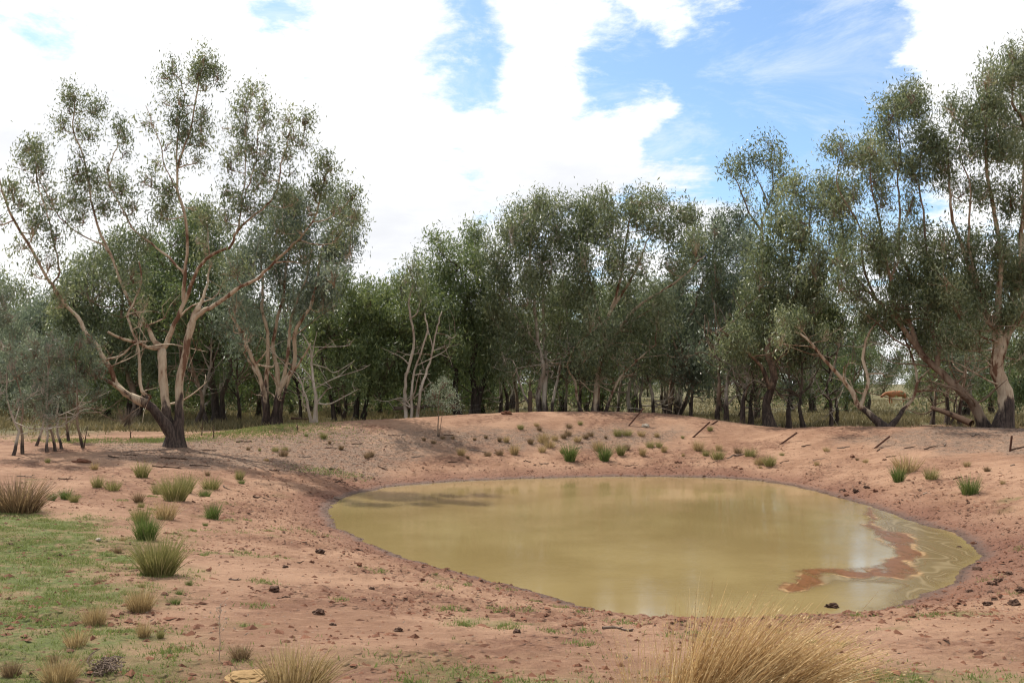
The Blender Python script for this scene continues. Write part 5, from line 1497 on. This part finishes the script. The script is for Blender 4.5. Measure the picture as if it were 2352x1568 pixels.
# ------------------------------------------------------------------ rocks, log, twig heap, weed, shrub
def one_rock(name, label, px, py, r, mat, flat=.6, lump=.2, cat='rock'):
    p = gnd(px, py)
    b = Bag(); rock(b, (0, 0, 0), r, .5, lump, flat, 3)
    o = b.build(name, [mat], loc=(p[0], p[1], p[2] + r[2] * flat * .3), smooth=False)
    return tag(o, label, cat)


one_rock('ochre_rock', 'flat yellow-ochre rock at the bottom edge beside the pale dry grass', 575, 1560, (.17, .13, .12), OCHRE, .42, .13)
one_rock('pale_stone', 'small cream stone right of the first slanting picket', 1482, 980, (.14, .12, .12), PALESTONE)
one_rock('brown_boulder', 'brown boulder on the crest in front of the twin white stems', 1164, 951, (.20, .14, .16), CLOD)
one_rock('orange_stone', 'tiny orange stone on the shaded ground right of the big pale gum', 612, 1058, (.08, .06, .08), OCHRE)
one_rock('red_stone', 'red flat stone on the soil left of the big pale gum', 188, 1062, (.22, .14, .14), CLOD, .5)
one_rock('white_pebble', 'white pebble on the short grass of the left foreground', 226, 1243, (.035, .03, .03), PALESTONE)


def log(label, a, b_, da, db, r, mat):
    A, B = at(a[0], a[1], da), at(b_[0], b_[1], db)
    for q, d in ((A, da), (B, db)):
        q[2] = max(q[2], float(land(np.array([q[0]]), np.array([d]))[0]) + r * .5)
    m = (A + B) / 2 + rng.normal(0, .05, 3)
    v, f = tube(catmull([A, m, B], 10) - A, np.linspace(r, r * .6, 10), 9, .06)
    bg_ = Bag(); bg_.add(v, f, 0, .5)
    return tag(bg_.build('fallen_log', [mat], loc=A, smooth=True), label, 'log')


log('grey fallen log sloping down behind the bank, left of the giant gum', (2232, 972), (2140, 936), 38, 40, .14, DARKSTICK)
log('long low fallen trunk lying behind the middle of the bank, left of the box tree', (905, 938), (1050, 930), 43, 45, .10, STICK)
log('crooked fallen log on the paddock right of the many-stemmed gum', (668, 960), (708, 962), 42, 42, .06, DARKSTICK)

p = gnd(246, 1545)
b = Bag()
for k in range(110):
    a, e = rng.uniform(0, 6.28), rng.uniform(-.1, .7)
    c = rng.normal(0, .055, 3) * (1, 1, .5) + np.array([0, 0, .05]); l = rng.uniform(.04, .12)
    d = np.array([math.cos(a) * math.cos(e), math.sin(a) * math.cos(e), math.sin(e)]) * l
    v, f = tube([c - d * .5, c + rng.normal(0, .008, 3), c + d * .5], [.004, .004, .002], 4, cap=False); b.add(v, f, 0, rng.uniform(0, 1))
tag(b.build('twig_heap', [STICK], loc=p), 'small heap of grey twigs on soil in the bottom left corner', 'twig heap')

p = gnd(503, 1520)
b = Bag()
v, f = tube([(0, 0, 0), (.006, 0, .15), (-.004, 0, .28), (.01, 0, .40)], [.004, .0035, .003, .002], 5); b.add(v, f, 0, .4)
for k in range(16):
    z0 = rng.uniform(.2, .4); a = rng.uniform(0, 6.28); l = rng.uniform(.03, .08)
    e = np.array([math.cos(a) * l, math.sin(a) * l, z0 + l * .9])
    v, f = tube([(0, 0, z0), e], [.0018, .0012], 3, cap=False); b.add(v, f, 0, .5)
    rock(b, e, (.006, .006, .008), .95, .2, 1, 0)
weed = tag(b.build('dead_weed', [PALESTICK], loc=p), 'thin dry weed stalk with pale seed heads, near the bottom left', 'weed')

p = gnd(292, 985)
sh = empty('dry_shrub', p)
tag(sh, 'grey leafless shrub to the left of the big pale gum', 'shrub')
b = Bag()
for k in range(150):
    a = rng.uniform(0, 6.28); sp = rng.uniform(.1, .55); hgt = rng.uniform(.4, .95)
    q = np.array([math.cos(a) * sp * .3, math.sin(a) * sp * .3, hgt * .45]) + rng.normal(0, .04, 3)
    e = np.array([math.cos(a) * sp, math.sin(a) * sp, hgt])
    v, f = tube([(rng.normal(0, .04), rng.normal(0, .04), -.02), q, e], [.008, .005, .003], 3, cap=False); b.add(v, f, 0, rng.uniform(0, .9))
b.build('stems', [STICK], parent=sh)['kind'] = 'stuff'

# short dead stubs standing on the flat by the gum
for i, (x, y, h, wh) in enumerate([(463, 1000, 34, 'left of the straight one'), (490, 1006, 30, 'right of the big pale gum'), (682, 990, 18, 'in front of the silver-grey stems'), (192, 1030, 50, 'beside the sapling row'), (300, 1008, 28, 'in front of the leafless shrub')]):
    p = gnd(x, y); H = h * p[1] / FPX
    b = Bag(); v, f = tube([(0, 0, -.05), (rng.normal(0, .03), 0, H * .5), (rng.normal(0, .06), 0, H)], [.022, .017, .008], 5); b.add(v, f, 0, .3)
    v, f = tube([(0, 0, H * .45), (rng.choice([-1, 1]) * H * .2, .03, H * .75)], [.010, .005], 4); b.add(v, f, 0, .3)
    tag(b.build('dead_stub', [DARKSTICK], loc=p, smooth=True), f'thin dead stub standing {wh}', 'stub', 'dead stubs by the big pale gum')

# ------------------------------------------------------------------ the cow in the far paddock
cow_m, t = material("ginger_hide")
oi = t.n('ShaderNodeTexCoord').outputs['Object']
bb = t.n('ShaderNodeBsdfPrincipled', i_Base_Color=t.mix(t.noise(oi, 3, 3), (.20, .068, .02), (.29, .11, .034)), i_Roughness=.75)
t.n('ShaderNodeOutputMaterial', x0=bb.outputs[0])
cp = at(2062, 911, 92)
cgz = float(land(np.array([cp[0]]), np.array([92.0]))[0])
joints = [(0, 0, 1.05, .34), (.45, 0, 1.02, .36), (.85, 0, 1.06, .30), (1.12, 0, 1.12, .19), (1.38, 0, 1.02, .15), (1.55, 0, .86, .15), (1.78, 0, .70, .09),     # chest, neck, head lowered to graze
          (-.45, 0, 1.06, .34), (-.72, 0, 1.10, .25),
          (.72, .19, .80, .13), (.74, .20, .42, .065), (.72, .20, .06, .06), (.72, -.19, .80, .13), (.76, -.20, .42, .065), (.74, -.20, .06, .06),
          (-.68, .19, .80, .16), (-.76, .20, .46, .075), (-.70, .20, .06, .06), (-.68, -.19, .80, .16), (-.72, -.20, .46, .075), (-.66, -.20, .06, .06),
          (-.93, 0, 1.05, .04), (-1.0, 0, .55, .035)]
edges = [(0, 1), (1, 2), (2, 3), (3, 4), (4, 5), (5, 6), (0, 7), (7, 8), (2, 9), (9, 10), (10, 11), (2, 12), (12, 13), (13, 14), (8, 15), (15, 16), (16, 17), (8, 18), (18, 19), (19, 20), (8, 21), (21, 22)]
me = bpy.data.meshes.new('cow')
me.from_pydata([j[:3] for j in joints], edges, [])
cow = bpy.data.objects.new('cow', me); COL.objects.link(cow)
md = cow.modifiers.new('skin', 'SKIN')
for i, j in enumerate(joints):
    me.skin_vertices[0].data[i].radius = (j[3], j[3])
me.skin_vertices[0].data[0].use_root = True
cow.modifiers.new('smooth', 'SUBSURF').render_levels = 2
me.materials.append(cow_m)
cow.location = (cp[0], 92, cgz)
cow.rotation_euler = (0, 0, math.radians(185))
tag(cow, 'ginger cow grazing in the far paddock, seen between two curved trunks', 'cow')
